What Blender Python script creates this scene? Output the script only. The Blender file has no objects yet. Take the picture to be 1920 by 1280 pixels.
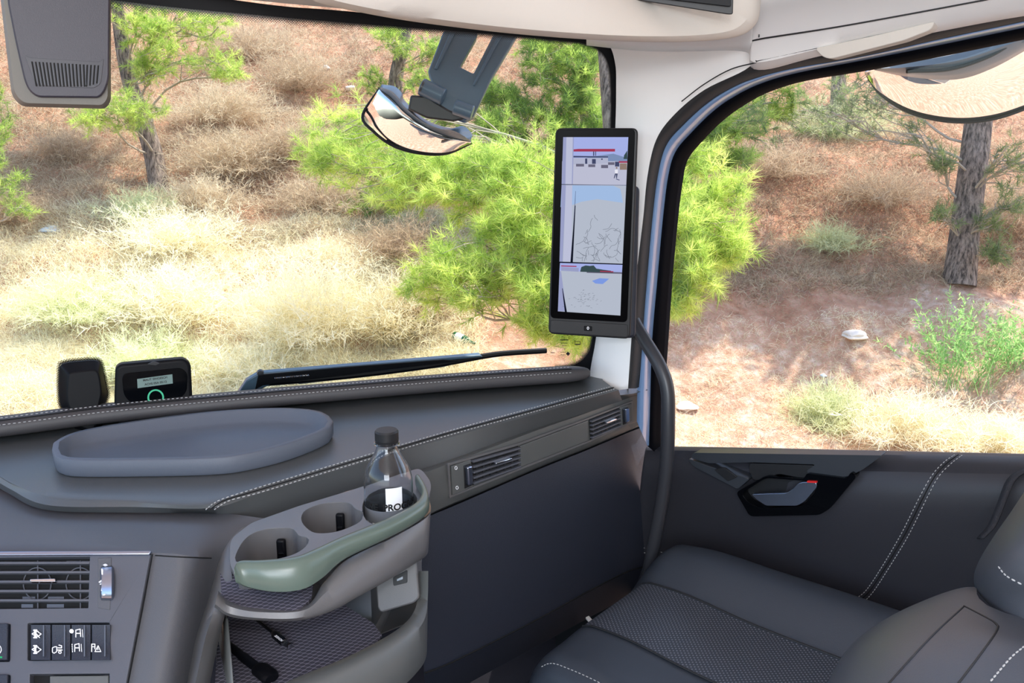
import bpy, bmesh, math, random
import numpy as np
from mathutils import Vector, Matrix
from mathutils.bvhtree import BVHTree
# ------------------------------------------------------------------ camera
S = bpy.context.scene
COL = S.collection
F = 1663.0
YAW = math.radians(50); PIT = math.radians(13)
CAM = Vector((-0.45, 0.0, 2.8))
FW = Vector((math.sin(YAW)*math.cos(PIT), math.cos(YAW)*math.cos(PIT), -math.sin(PIT)))
RT = Vector((math.cos(YAW), -math.sin(YAW), 0))
UP = RT.cross(FW)
cd = bpy.data.cameras.new('camera'); cam = bpy.data.objects.new('camera', cd); COL.objects.link(cam)
cd.sensor_fit = 'HORIZONTAL'; cd.sensor_width = 36; cd.lens = 36*F/1920; cd.clip_start = .02; cd.clip_end = 300
cam.matrix_world = Matrix.Translation(CAM) @ Matrix((RT, UP, -FW)).transposed().to_4x4()
S.camera = cam
# ------------------------------------------------------------------ world, sun, lamps, exposure
w = bpy.data.worlds.new('world'); S.world = w; w.use_nodes = True
wn = w.node_tree.nodes; wl = w.node_tree.links
sky = wn.new('ShaderNodeTexSky'); sky.sky_type = 'NISHITA'; sky.sun_disc = False
sky.sun_elevation = math.radians(63); sky.sun_rotation = math.radians(116); sky.air_density = 1.0; sky.dust_density = 1.5
wl.new(sky.outputs[0], wn['Background'].inputs[0]); wn['Background'].inputs[1].default_value = 0.52
sd = bpy.data.lights.new('sun', 'SUN'); sd.energy = 8; sd.angle = math.radians(.6); sd.color = (1, .95, .86)
sun = bpy.data.objects.new('sun', sd); COL.objects.link(sun)
sa, se = math.radians(116), math.radians(63)
sdir = Vector((math.sin(sa)*math.cos(se), math.cos(sa)*math.cos(se), math.sin(se)))
sun.rotation_euler = sdir.to_track_quat('Z', 'Y').to_euler()
sun.location = (20, -10, 30)
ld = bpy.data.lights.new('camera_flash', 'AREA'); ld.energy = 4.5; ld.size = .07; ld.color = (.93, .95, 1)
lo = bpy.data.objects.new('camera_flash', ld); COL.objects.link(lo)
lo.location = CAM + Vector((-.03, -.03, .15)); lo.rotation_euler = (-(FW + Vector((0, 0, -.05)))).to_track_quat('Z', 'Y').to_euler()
ld2 = bpy.data.lights.new('driver_side_fill', 'AREA'); ld2.energy = 26; ld2.shape = 'RECTANGLE'; ld2.size = 1.0; ld2.size_y = .7; ld2.color = (.92, .96, 1)  # added fill lamp on the open driver's side, no window built there
lo2 = bpy.data.objects.new('driver_side_fill', ld2); COL.objects.link(lo2); lo2.location = CAM + Vector((-.85, -.55, .15)); lo2.rotation_euler = (-Vector((1, .75, -.12))).to_track_quat('Z', 'Y').to_euler()
S.view_settings.view_transform = 'Standard'; S.view_settings.look = 'None'
S.view_settings.exposure = 0.0; S.view_settings.gamma = 1; S.view_settings.use_curve_mapping = False
# ------------------------------------------------------------------ helpers
def ray(x, y): return FW + RT*((x-960)/F) + UP*((640-y)/F)
def P(x, y, ax, v):
    """point of the place seen at (x, y) that lies on the plane ax = v (eye-relative) or at depth v ('D')"""
    r = ray(x, y)
    if ax == 'D': return CAM + r*v
    i = 'XYZ'.index(ax); return CAM + r*(v/r[i])
class PL:
    def __init__(s, p, n):
        s.p = Vector(p); s.n = Vector(n).normalized()
        if s.n.dot(CAM - s.p) < 0: s.n = -s.n
    def at(s, x, y, t=0):
        r = ray(x, y); q = s.p + s.n*t
        return CAM + r*((q-CAM).dot(s.n)/r.dot(s.n))
def PX(v): return PL(CAM + Vector((v, 0, 0)), (1, 0, 0))
def PY(v): return PL(CAM + Vector((0, v, 0)), (0, 1, 0))
def PZ(v): return PL(CAM + Vector((0, 0, v)), (0, 0, 1))
def lin(c):
    return tuple(((u/255)/12.92 if u/255 <= .04045 else ((u/255+.055)/1.055)**2.4) for u in c)
def cat(pts, n, closed=False):
    """resample a polyline (tuples of any length) smoothly to n points"""
    A = np.array([tuple(p) for p in pts], float); m = len(A)
    if m == 2:
        t = np.linspace(0, 1, n)[:, None]; return A[0]*(1-t)+A[1]*t
    if closed: Q = np.vstack([A[-1], A, A[0], A[1]]); k = m
    else: Q = np.vstack([2*A[0]-A[1], A, 2*A[-1]-A[-2]]); k = m-1
    out = []
    for i in range(k):
        p0, p1, p2, p3 = Q[i:i+4]
        for t in np.linspace(0, 1, 16, endpoint=False):
            out.append(.5*((2*p1)+(-p0+p2)*t+(2*p0-5*p1+4*p2-p3)*t*t+(-p0+3*p1-3*p2+p3)*t**3))
    out.append(A[0] if closed else A[-1]); out = np.array(out)
    s = np.r_[0, np.cumsum(np.linalg.norm(np.diff(out, axis=0), axis=1))]
    q = np.linspace(0, s[-1], n+1 if closed else n)
    r = np.stack([np.interp(q, s, out[:, j]) for j in range(out.shape[1])], 1)
    return r[:-1] if closed else r
def par(pts, n):
    """resample by index (keeps matched rows matched)"""
    A = np.array([tuple(p) for p in pts], float); m = len(A)
    Q = np.vstack([2*A[0]-A[1], A, 2*A[-1]-A[-2]]); out = []
    for u in np.linspace(0, m-1, n):
        i = min(int(u), m-2); t = u-i; p0, p1, p2, p3 = Q[i:i+4]
        out.append(.5*((2*p1)+(-p0+p2)*t+(2*p0-5*p1+4*p2-p3)*t*t+(-p0+3*p1-3*p2+p3)*t**3))
    return np.array(out)
def smooth_by_angle(me, ang=35):
    me.polygons.foreach_set('use_smooth', [True]*len(me.polygons))
    try: me.set_sharp_from_angle(angle=math.radians(ang))
    except Exception: pass
def link(name, me, mats, parent=None, bevel=0, seg=2, sub=0, solid=0, ang=35):
    for m in (mats if isinstance(mats, (list, tuple)) else [mats]): me.materials.append(m)
    smooth_by_angle(me, ang)
    o = bpy.data.objects.new(name, me); COL.objects.link(o)
    if parent: o.parent = parent; o.matrix_parent_inverse = parent.matrix_world.inverted()
    if solid:
        s = o.modifiers.new('s', 'SOLIDIFY'); s.thickness = solid; s.offset = -1
    if sub:
        s = o.modifiers.new('u', 'SUBSURF'); s.levels = sub; s.render_levels = sub
    if bevel:
        b = o.modifiers.new('b', 'BEVEL'); b.width = bevel; b.segments = seg; b.limit_method = 'ANGLE'; b.angle_limit = math.radians(40); b.harden_normals = False
    return o
class MB:
    """collects shapes into ONE mesh"""
    def __init__(s): s.v = []; s.f = []; s.m = []
    def add(s, vs, fs, mi=0):
        k = len(s.v); s.v += [tuple(v) for v in vs]; s.f += [tuple(i+k for i in f) for f in fs]; s.m += [mi]*len(fs); return s
    def loft(s, rows, cu=False, cv=False, caps=False, mi=0):
        n = len(rows[0]); m = len(rows); vs = [tuple(p) for r in rows for p in r]; fs = []
        for j in range(m if cv else m-1):
            for i in range(n if cu else n-1):
                a = j*n+i; b = j*n+(i+1) % n; c = ((j+1) % m)*n+(i+1) % n; d = ((j+1) % m)*n+i
                fs.append((a, b, c, d))
        if caps and cu: fs.append(tuple(range(n))[::-1]); fs.append(tuple((m-1)*n+i for i in range(n)))
        if caps and cv and not cu:
            fs.append(tuple(j*n for j in range(m))); fs.append(tuple(j*n+n-1 for j in range(m))[::-1])
        return s.add(vs, fs, mi)
    def tube(s, path, r, k=10, caps=True, mi=0, flat=1.0, up=None):
        path = [Vector(p) for p in path]; rows = []
        pn = None
        for i, p in enumerate(path):
            t = (path[min(i+1, len(path)-1)]-path[max(i-1, 0)]).normalized()
            if pn is None:
                a = Vector(up) if up else (Vector((0, 0, 1)) if abs(t.z) < .9 else Vector((1, 0, 0)))
                pn = (a - t*a.dot(t)).normalized()
            else: pn = (pn - t*pn.dot(t)).normalized()
            b = t.cross(pn); rr = r[i] if hasattr(r, '__len__') else r
            rows.append([p + (pn*math.cos(q)*flat + b*math.sin(q))*rr for q in [2*math.pi*j/k for j in range(k)]])
        return s.loft(rows, cu=True, caps=caps, mi=mi)
    def box(s, c, ax, ay, az, mi=0):
        """c centre, ax/ay/az half-extent vectors"""
        c = Vector(c); ax, ay, az = Vector(ax), Vector(ay), Vector(az)
        vs = [c+ax*i+ay*j+az*k for k in (-1, 1) for j in (-1, 1) for i in (-1, 1)]
        return s.add(vs, [(0, 2, 3, 1), (4, 5, 7, 6), (0, 1, 5, 4), (2, 6, 7, 3), (0, 4, 6, 2), (1, 3, 7, 5)], mi)
    def slab(s, pl, px, t0, t1, mi=0):
        """pixel-outlined plate on a plane of the place, from height t0 to t1 above it"""
        n = len(px); a0 = [pl.at(*p) for p in px]
        a = [q+pl.n*t0 for q in a0]; b = [q+pl.n*t1 for q in a0]
        fs = [tuple(range(n)), tuple(range(n, 2*n))[::-1]]
        fs += [(i, i+n, (i+1) % n+n, (i+1) % n) for i in range(n)]
        return s.add(a+b, fs, mi)
    def lathe(s, c, prof, k=32, axis=(0, 0, 1), mi=0, closed=False):
        c = Vector(c); az = Vector(axis).normalized(); ax = az.orthogonal().normalized(); ay = az.cross(ax)
        rows = [[c + az*z + (ax*math.cos(q)+ay*math.sin(q))*max(r, 1e-5) for q in [2*math.pi*j/k for j in range(k)]] for r, z in prof]
        return s.loft(rows, cu=True, cv=closed, mi=mi)
    def poly(s, pts, mi=0): return s.add(pts, [tuple(range(len(pts)))], mi)
    def mesh(s, name='m', recalc=True):
        me = bpy.data.meshes.new(name); me.from_pydata(s.v, [], s.f)
        me.polygons.foreach_set('material_index', s.m)
        if recalc:
            bm = bmesh.new(); bm.from_mesh(me); bmesh.ops.remove_doubles(bm, verts=bm.verts, dist=1e-6)
            bmesh.ops.recalc_face_normals(bm, faces=bm.faces); bm.to_mesh(me); bm.free()
        me.update(); return me
    def build(s, name, mats, parent=None, recalc=True, **k): return link(name, s.mesh(name, recalc), mats, parent, **k)
def plate(name, pl, outer, holes, t0, t1, mat, parent=None, bevel=0, **k):
    bm = bmesh.new()
    def loop(px):
        vs = [bm.verts.new(pl.at(*p)+pl.n*t1) for p in px]
        return [bm.edges.new((vs[i], vs[(i+1) % len(vs)])) for i in range(len(vs))]
    ed = loop(outer)
    for h in holes: ed += loop(h)
    bmesh.ops.triangle_fill(bm, use_beauty=True, edges=ed)
    fs = bm.faces[:]
    r = bmesh.ops.extrude_face_region(bm, geom=fs)
    for v in [g for g in r['geom'] if isinstance(g, bmesh.types.BMVert)]: v.co += pl.n*(t0-t1)
    bmesh.ops.recalc_face_normals(bm, faces=bm.faces)
    me = bpy.data.meshes.new(name); bm.to_mesh(me); bm.free()
    return link(name, me, mat, parent, bevel=bevel, **k)
def rnd(pts, r, k=5):
    """round the corners of a pixel polygon"""
    out = []; n = len(pts)
    for i in range(n):
        p = Vector(pts[i]); a = Vector(pts[i-1])-p; b = Vector(pts[(i+1) % n])-p
        q = min(r, a.length*.48, b.length*.48); a = p+a.normalized()*q; b = p+b.normalized()*q
        for j in range(k+1):
            t = j/k; out.append(tuple(a*(1-t)**2+p*2*t*(1-t)+b*t*t))
    return out
def lerp(a, b, t): return tuple(a[i]*(1-t)+b[i]*t for i in range(len(a)))
def quad(c, u0, v0, u1, v1):
    """sub-rectangle of a pixel quad TL,TR,BR,BL in 0..1 coordinates"""
    f = lambda u, v: lerp(lerp(c[0], c[1], u), lerp(c[3], c[2], u), v)
    return [f(u0, v0), f(u1, v0), f(u1, v1), f(u0, v1)]
def tag(o, label=None, cat_=None, group=None, kind=None):
    if label: o['label'] = label
    if cat_: o['category'] = cat_
    if group: o['group'] = group
    if kind: o['kind'] = kind
    return o
def thing(name, label, cat_, loc, group=None):
    o = bpy.data.objects.new(name, None); COL.objects.link(o); o.location = loc; o.empty_display_size = .1
    o.matrix_world = Matrix.Translation(loc)
    return tag(o, label, cat_, group)
def text(name, s, pos, xd, yd, size, mat, parent, align='CENTER', bend=None):
    cu = bpy.data.curves.new('t', 'FONT'); cu.body = s; cu.size = size; cu.align_x = align; cu.align_y = 'CENTER'; cu.extrude = 0; cu.offset = size*.03
    to = bpy.data.objects.new('t', cu); me = bpy.data.meshes.new_from_object(to); bpy.data.objects.remove(to)
    xd, yd = Vector(xd), Vector(yd)
    for v in me.vertices:
        x, y = v.co.x, v.co.y
        if bend:
            c, R, a0 = bend; a = a0 + x/R
            v.co = Vector(c) + Vector((math.cos(a)*R, math.sin(a)*R, y))
        else: v.co = Vector(pos) + xd*x + yd*y
    return link(name, me, mat, parent)
def stitches(name, path, mat, parent, ln=.0042, gap=.0032, r=.0009):
    path = np.array([tuple(p) for p in path]); s = np.r_[0, np.cumsum(np.linalg.norm(np.diff(path, axis=0), axis=1))]
    f = lambda q: Vector([np.interp(q, s, path[:, j]) for j in range(3)])
    b = MB(); q = 0
    while q+ln < s[-1]:
        a, c = f(q), f(q+ln); b.tube([a, (a+c)/2, c], [r*.6, r, r*.6], k=5); q += ln+gap
    return b.build(name, mat, parent, recalc=False)
# ------------------------------------------------------------------ materials
def mat(name, rgb, rough=.5, metal=0, spec=.5, bump=0, scale=400, vary=0, coat=0, emit=0):
    m = bpy.data.materials.new(name); m.use_nodes = True; nt = m.node_tree; b = nt.nodes['Principled BSDF']
    b.inputs['Base Color'].default_value = (*lin(rgb), 1); b.inputs['Roughness'].default_value = rough
    b.inputs['Metallic'].default_value = metal; b.inputs['Specular IOR Level'].default_value = spec
    b.inputs['Coat Weight'].default_value = coat
    if emit: b.inputs['Emission Color'].default_value = (*lin(rgb), 1); b.inputs['Emission Strength'].default_value = emit
    tc = nt.nodes.new('ShaderNodeTexCoord')
    if bump:
        n = nt.nodes.new('ShaderNodeTexNoise'); n.inputs['Scale'].default_value = scale; n.inputs['Detail'].default_value = 3
        bp = nt.nodes.new('ShaderNodeBump'); bp.inputs['Strength'].default_value = bump; bp.inputs['Distance'].default_value = .001
        nt.links.new(tc.outputs['Object'], n.inputs['Vector']); nt.links.new(n.outputs[0], bp.inputs['Height']); nt.links.new(bp.outputs[0], b.inputs['Normal'])
    if vary:
        n = nt.nodes.new('ShaderNodeTexNoise'); n.inputs['Scale'].default_value = 9; n.inputs['Detail'].default_value = 5
        h = nt.nodes.new('ShaderNodeHueSaturation'); h.inputs['Color'].default_value = (*lin(rgb), 1)
        mr = nt.nodes.new('ShaderNodeMapRange'); mr.inputs[3].default_value = 1-vary; mr.inputs[4].default_value = 1+vary
        nt.links.new(tc.outputs['Object'], n.inputs['Vector']); nt.links.new(n.outputs[0], mr.inputs[0]); nt.links.new(mr.outputs[0], h.inputs['Value']); nt.links.new(h.outputs[0], b.inputs['Base Color'])
    return m
def glass(name, tint=(1, 1, 1), refl=.9, ior=1.45):
    m = bpy.data.materials.new(name); m.use_nodes = True; nt = m.node_tree; nt.nodes.remove(nt.nodes['Principled BSDF'])
    tr = nt.nodes.new('ShaderNodeBsdfTransparent'); tr.inputs[0].default_value = (*tint, 1)
    gl = nt.nodes.new('ShaderNodeBsdfGlossy'); gl.inputs['Roughness'].default_value = .0; gl.inputs[0].default_value = (refl, refl, refl, 1)
    fr = nt.nodes.new('ShaderNodeFresnel'); fr.inputs[0].default_value = ior
    mx = nt.nodes.new('ShaderNodeMixShader'); nt.links.new(fr.outputs[0], mx.inputs[0]); nt.links.new(tr.outputs[0], mx.inputs[1]); nt.links.new(gl.outputs[0], mx.inputs[2])
    nt.links.new(mx.outputs[0], nt.nodes['Material Output'].inputs[0]); return m
def emis(name, rgb, st=1.0):
    m = bpy.data.materials.new(name); m.use_nodes = True; nt = m.node_tree; nt.nodes.remove(nt.nodes['Principled BSDF'])
    e = nt.nodes.new('ShaderNodeEmission'); e.inputs[0].default_value = (*lin(rgb), 1); e.inputs[1].default_value = st
    nt.links.new(e.outputs[0], nt.nodes['Material Output'].inputs[0]); return m
M = dict(
 leather=mat('dash_leather', (84, 86, 87), .38, bump=.25, scale=900),
 roll=mat('roll_leather', (66, 64, 66), .5, bump=.25, scale=900),
 hood=mat('hood_plastic', (84, 85, 90), .5, bump=.35, scale=1300),
 grey=mat('console_grey', (102, 101, 102), .36, bump=.2, scale=1200),
 fascia=mat('fascia', (92, 94, 93), .42, bump=.15, scale=1200),
 panel=mat('panel_plastic', (84, 86, 94), .45, bump=.12, scale=1500),
 lower=mat('lower_panel', (40, 44, 56), .5, bump=.6, scale=900),
 dark=mat('dark_plastic', (26, 27, 30), .5, bump=.1),
 black=mat('black_plastic', (9, 10, 15), .5, spec=.2),
 void=mat('dark_recess', (8, 8, 9), .8),
 gloss=mat('gloss_black', (6, 7, 10), .08, spec=.15),
 tray=mat('tray_rubber', (90, 96, 108), .55, bump=.2, scale=700),
 green=mat('green_grip', (96, 110, 101), .28, bump=.1, scale=1500),
 stitch=mat('thread', (190, 190, 190), .7),
 white=mat('pillar_trim', (246, 245, 244), .6, bump=.15, scale=700),
 head=mat('header_trim', (208, 202, 194), .6, bump=.15, scale=700),
 chrome=mat('chrome', (220, 224, 232), .12, metal=1),
 satin=mat('satin_metal', (170, 180, 200), .28, metal=1),
 paint=mat('cab_paint', (128, 158, 200), .3, metal=.1, coat=.6),
 rubber=mat('rubber_seal', (40, 40, 42), .7, bump=.3),
 tube=mat('tube_black', (52, 53, 58), .38, bump=.1, scale=600),
 door=mat('door_vinyl', (48, 48, 54), .42, bump=.25, scale=900),
 doorup=mat('door_upper', (50, 54, 60), .38, bump=.15, scale=900),
 seat=mat('seat_leather', (54, 60, 70), .45, bump=.2, scale=700),
 seatg=mat('seat_grey', (74, 77, 84), .45, bump=.2, scale=700),
 floor=mat('floor_mat', (40, 38, 48), .8, bump=.5, scale=300),
 mirror_shell=mat('mirror_shell', (66, 88, 106), .4, coat=.15),
 mirror=mat('mirror_glass', (240, 240, 238), .02, metal=1),
 icon=mat('icon_white', (235, 235, 240), .5, emit=.25),
 usb=mat('usb_metal', (200, 200, 205), .2, metal=1),
 bark=mat('bark', (120, 104, 94), .9, bump=1, scale=30, vary=.5),
 twig=mat('twig', (168, 156, 140), .9, vary=.3),
 wsglass=glass('windshield_glass', (.93, .96, .94), .5),
 dglass=glass('door_glass', (.96, .96, .95), .8),
)
ORG = CAM
def barkmat():
    m = M['bark']; nt = m.node_tree; N = nt.nodes; L = nt.links; b = N['Principled BSDF']
    tc = N.new('ShaderNodeTexCoord'); mp = N.new('ShaderNodeMapping'); mp.inputs['Scale'].default_value = (34, 34, 7); L.new(tc.outputs['Object'], mp.inputs[0])
    n = N.new('ShaderNodeTexNoise'); n.inputs['Scale'].default_value = 1; n.inputs['Detail'].default_value = 6; n.inputs['Roughness'].default_value = .7; L.new(mp.outputs[0], n.inputs['Vector'])
    c = N.new('ShaderNodeValToRGB'); e = c.color_ramp.elements; e[0].position = .38; e[0].color = (*lin((62, 52, 48)), 1); e[1].position = .62; e[1].color = (*lin((176, 156, 142)), 1)
    L.new(n.outputs[0], c.inputs[0]); L.new(c.outputs[0], b.inputs['Base Color'])
    bp = N.new('ShaderNodeBump'); bp.inputs['Strength'].default_value = 1; bp.inputs['Distance'].default_value = .04; L.new(n.outputs[0], bp.inputs['Height']); L.new(bp.outputs[0], b.inputs['Normal'])
barkmat()
# ================================================================== STRUCTURE: glass planes, pillar, headliner
WSn = Vector((.528, .849, .15)).normalized()
WS = PL(CAM+Vector((.55, 1.63, -.46)), WSn)          # windscreen plane, raked
def wsp(x, y, t=0): return WS.at(x, y, t)
edge_ws = [(-400, 1100), (-400, -250), (240, -22), (640, 30), (900, 58), (1060, 72), (1110, 79), (1140, 100), (1150, 140), (1150, 240), (1142, 400), (1126, 560), (1114, 640), (1104, 672), (1084, 690), (1050, 700), (700, 760)]
# glass sheet
b = MB(); b.slab(WS, [(-420, 1150), (-420, -300), (240, -40), (640, 15), (900, 45), (1060, 60), (1130, 66), (1160, 90), (1170, 240), (1160, 420), (1130, 700), (1110, 730), (700, 790), (0, 850)], -.030, -.030)
b = MB(); b.poly([wsp(*p, -.03) for p in [(-420, 1150), (-420, -300), (240, -40), (640, 15), (900, 45), (1060, 60), (1130, 66), (1160, 90), (1170, 240), (1160, 420), (1130, 700), (1110, 740), (700, 800), (0, 870)]])
tag(b.build('window_1', M['wsglass']), kind='structure')
# frit: solid black band with a dotted inner fringe
def dotmat():
    m = bpy.data.materials.new('frit_dots'); m.use_nodes = True; nt = m.node_tree; L = nt.links; N = nt.nodes
    bs = N['Principled BSDF']; bs.inputs['Base Color'].default_value = (.006, .006, .007, 1); bs.inputs['Roughness'].default_value = .4
    uv = N.new('ShaderNodeUVMap'); sx = N.new('ShaderNodeSeparateXYZ'); L.new(uv.outputs[0], sx.inputs[0])
    def mth(op, a, b=None):
        n = N.new('ShaderNodeMath'); n.operation = op
        for i, q in enumerate((a, b)):
            if q is None: continue
            if isinstance(q, (int, float)): n.inputs[i].default_value = q
            else: L.new(q, n.inputs[i])
        return n.outputs[0]
    row = mth('FLOOR', sx.outputs[1]); off = mth('MULTIPLY', mth('MODULO', row, 2), .5)
    fu = mth('SUBTRACT', mth('FRACT', mth('ADD', sx.outputs[0], off)), .5); fv = mth('SUBTRACT', mth('FRACT', sx.outputs[1]), .5)
    d = mth('SQRT', mth('ADD', mth('MULTIPLY', fu, fu), mth('MULTIPLY', fv, fv)))
    r = mth('SUBTRACT', .62, mth('MULTIPLY', row, .085)); a = mth('LESS_THAN', d, r)
    L.new(a, bs.inputs['Alpha']); return m
FD = dotmat()
def fringe(name, e0, e1, rows=6, pitch=.0042, parent=None):
    n = 160; A = par(e0, n); B = par(e1, n)
    pa = [wsp(x, y, -.028) for x, y in A]; pb = [wsp(x, y, -.028) for x, y in B]
    bm = bmesh.new(); uvl = bm.loops.layers.uv.new('UVMap'); u = 0; us = [0]
    for i in range(1, n): u += (pa[i]-pa[i-1]).length/pitch; us.append(u)
    va = [bm.verts.new(p) for p in pa]; vb = [bm.verts.new(p) for p in pb]
    for i in range(n-1):
        f = bm.faces.new((va[i], va[i+1], vb[i+1], vb[i]))
        for l, q in zip(f.loops, ((us[i], 0), (us[i+1], 0), (us[i+1], rows), (us[i], rows))): l[uvl].uv = q
    me = bpy.data.meshes.new(name); bm.to_mesh(me); bm.free(); return link(name, me, FD, parent)
W1 = bpy.data.objects['window_1']
inner = [(-200, -60), (240, 4), (500, 30), (640, 42), (900, 62), (1050, 76), (1100, 83), (1130, 100), (1143, 130), (1146, 180), (1145, 260), (1136, 420), (1120, 560), (1110, 640), (1098, 668), (1076, 684), (1040, 690)]
outer = [(-200, -95), (240, -30), (500, 8), (640, 20), (900, 45), (1060, 62), (1118, 68), (1150, 85), (1165, 130), (1168, 180), (1168, 260), (1158, 420), (1140, 560), (1130, 660), (1118, 700), (1086, 712), (1040, 712)]
soft = [(x+dx, y+dy) for (x, y), (dx, dy) in zip(inner, [(0, 16), (0, 15), (-1, 14), (-1, 12), (-1, 10), (-3, 8), (-4, 6), (-5, 4), (-5, 2), (-4, 0), (-4, 0), (-4, 0), (-4, 0), (-7, -2), (-8, -7), (-4, -9), (0, -9)])]
b = MB(); n = 160
b.loft([[wsp(x, y, -.028) for x, y in par(outer, n)], [wsp(x, y, -.028) for x, y in par(inner, n)]])
b.build('frit_band', M['black'], W1, recalc=False)
fringe('frit_dots', inner, soft, parent=W1)
# small etched marks in the lower corner of the glass
b = MB()
for (x, y, ww, hh) in [(1036, 661, 8, 1.2), (1058, 637, 16, 1.5), (1058, 643, 14, .8), (1058, 648, 10, .8), (1083, 645, 8, 1), (1056, 660, 10, .8), (1056, 665, 9, .8)]:
    b.poly([wsp(x+i, y+j, -.027) for i, j in ((-ww/2, -hh/2), (ww/2, -hh/2), (ww/2, hh/2), (-ww/2, hh/2))])
for (x, y, q) in [(1065, 663, 4)]:
    b.poly([wsp(x+i, y+j, -.027) for i, j in ((-q, 0), (0, -q), (q, 0), (0, q))])
rng = random.Random(4)
b.build('glass_marking', M['dark'], W1, recalc=False)
b = MB()
for i, (x, y) in enumerate([(1083, 643)]):
    for (u, v, ww, hh) in [(-5, 0, 1, 6), (5, 0, 1, 6), (0, -3, 10, 1), (0, 3, 10, 1)]:
        b.poly([wsp(x+u+i_, y+v+j_, -.027) for i_, j_ in ((-ww/2, -hh/2), (ww/2, -hh/2), (ww/2, hh/2), (-ww/2, hh/2))])
b.build('glass_marking', M['dark'], W1, recalc=False)

# A-pillar trim between windscreen edge and door seal
DX = 1.62
pl_l = [(1112, 50), (1144, 82), (1156, 118), (1158, 160), (1156, 250), (1146, 420), (1130, 560), (1119, 640), (1110, 690), (1104, 740)]
pl_r = [(1430, 90), (1400, 126), (1320, 166), (1262, 214), (1228, 262), (1212, 330), (1204, 410), (1190, 530), (1182, 640), (1176, 728)]
b = MB(); n = 60
L_ = [wsp(x, y, -.02) for x, y in par(pl_l, n)]; R_ = [P(x, y, 'X', 1.495) for x, y in par(pl_r, n)]
mid = [(l+r)/2 + (CAM-(l+r)/2).normalized()*.012 for l, r in zip(L_, R_)]
q1 = [l*.75+r*.25 + (CAM-l).normalized()*.009 for l, r in zip(L_, R_)]; q3 = [l*.25+r*.75 + (CAM-l).normalized()*.009 for l, r in zip(L_, R_)]
b.loft([[l-(CAM-l).normalized()*.03 for l in L_], L_, q1, mid, q3, R_, [r-(CAM-r).normalized()*.05 for r in R_]])
tag(b.build('trim_1', M['white'], solid=.003), kind='structure')

# door aperture bands: seal, painted frame, black window channel  (X planes, each swept between two curves)
c_seal = [(1172, 728), (1176, 690), (1182, 600), (1190, 500), (1198, 410), (1206, 330), (1222, 262), (1258, 216), (1300, 178), (1340, 152), (1395, 127), (1480, 110), (1620, 82), (1760, 50), (1920, 20), (2100, -14), (2600, -110)]
c_blue = [(1192, 728), (1196, 690), (1202, 600), (1210, 500), (1218, 410), (1228, 330), (1244, 272), (1278, 232), (1320, 194), (1360, 168), (1405, 148), (1480, 128), (1620, 103), (1760, 72), (1920, 38), (2100, -2), (2600, -98)]
c_blk = [(1214, 836), (1216, 760), (1220, 640), (1230, 520), (1240, 410), (1250, 330), (1264, 284), (1296, 246), (1335, 208), (1372, 182), (1420, 158), (1490, 137), (1620, 112), (1760, 84), (1920, 51), (2100, 14), (2600, -80)]
c_in = [(1231, 850), (1232, 760), (1240, 640), (1248, 520), (1258, 410), (1266, 345), (1276, 300), (1306, 262), (1342, 226), (1380, 198), (1428, 172), (1500, 150), (1620, 130), (1760, 103), (1920, 70), (2100, 34), (2600, -58)]
D1 = thing('door_1', None, None, CAM+Vector((DX, .5, -1.3))); D1['kind'] = 'structure'
def band(name, c0, c1, x0, x1, m, parent, hump=.012, n=90):
    A = par(c0, n); B = par(c1, n); rows = []
    for k in range(9):
        t = k/8; h = math.sin(math.pi*t)*hump
        rows.append([P(*(A[i]*(1-t)+B[i]*t), 'X', x0*(1-t)+x1*t-h) for i in range(n)])
    rows.insert(0, [p+Vector((.03, 0, 0)) for p in rows[0]]); rows.append([p+Vector((.03, 0, 0)) for p in rows[-1]])
    return MB().loft(rows).build(name, m, parent, recalc=False)
seal = band('trim_2', c_seal, c_blue, 1.50, 1.53, M['rubber'], None, .010); tag(seal, kind='structure')
c_b2 = [(1206, 775)]+c_blk[1:]
band('window_frame', [(1194, 790)]+c_blue[1:], c_blk, 1.545, 1.58, M['paint'], D1, .018)
band('window_channel', c_blk, c_in, 1.585, 1.61, mat('channel_rubber', (6, 7, 13), .8, spec=.06), D1, .006)
# dark jamb strip left of the painted frame, lower part
b = MB(); b.poly([P(x, y, 'X', 1.625) for x, y in [(1225, 870), (1225, 300), (1400, 120), (2700, -200), (2900, 600), (2900, 900)]])
w2 = b.build('window_2', M['dglass'], recalc=False); tag(w2, kind='structure')

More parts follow.
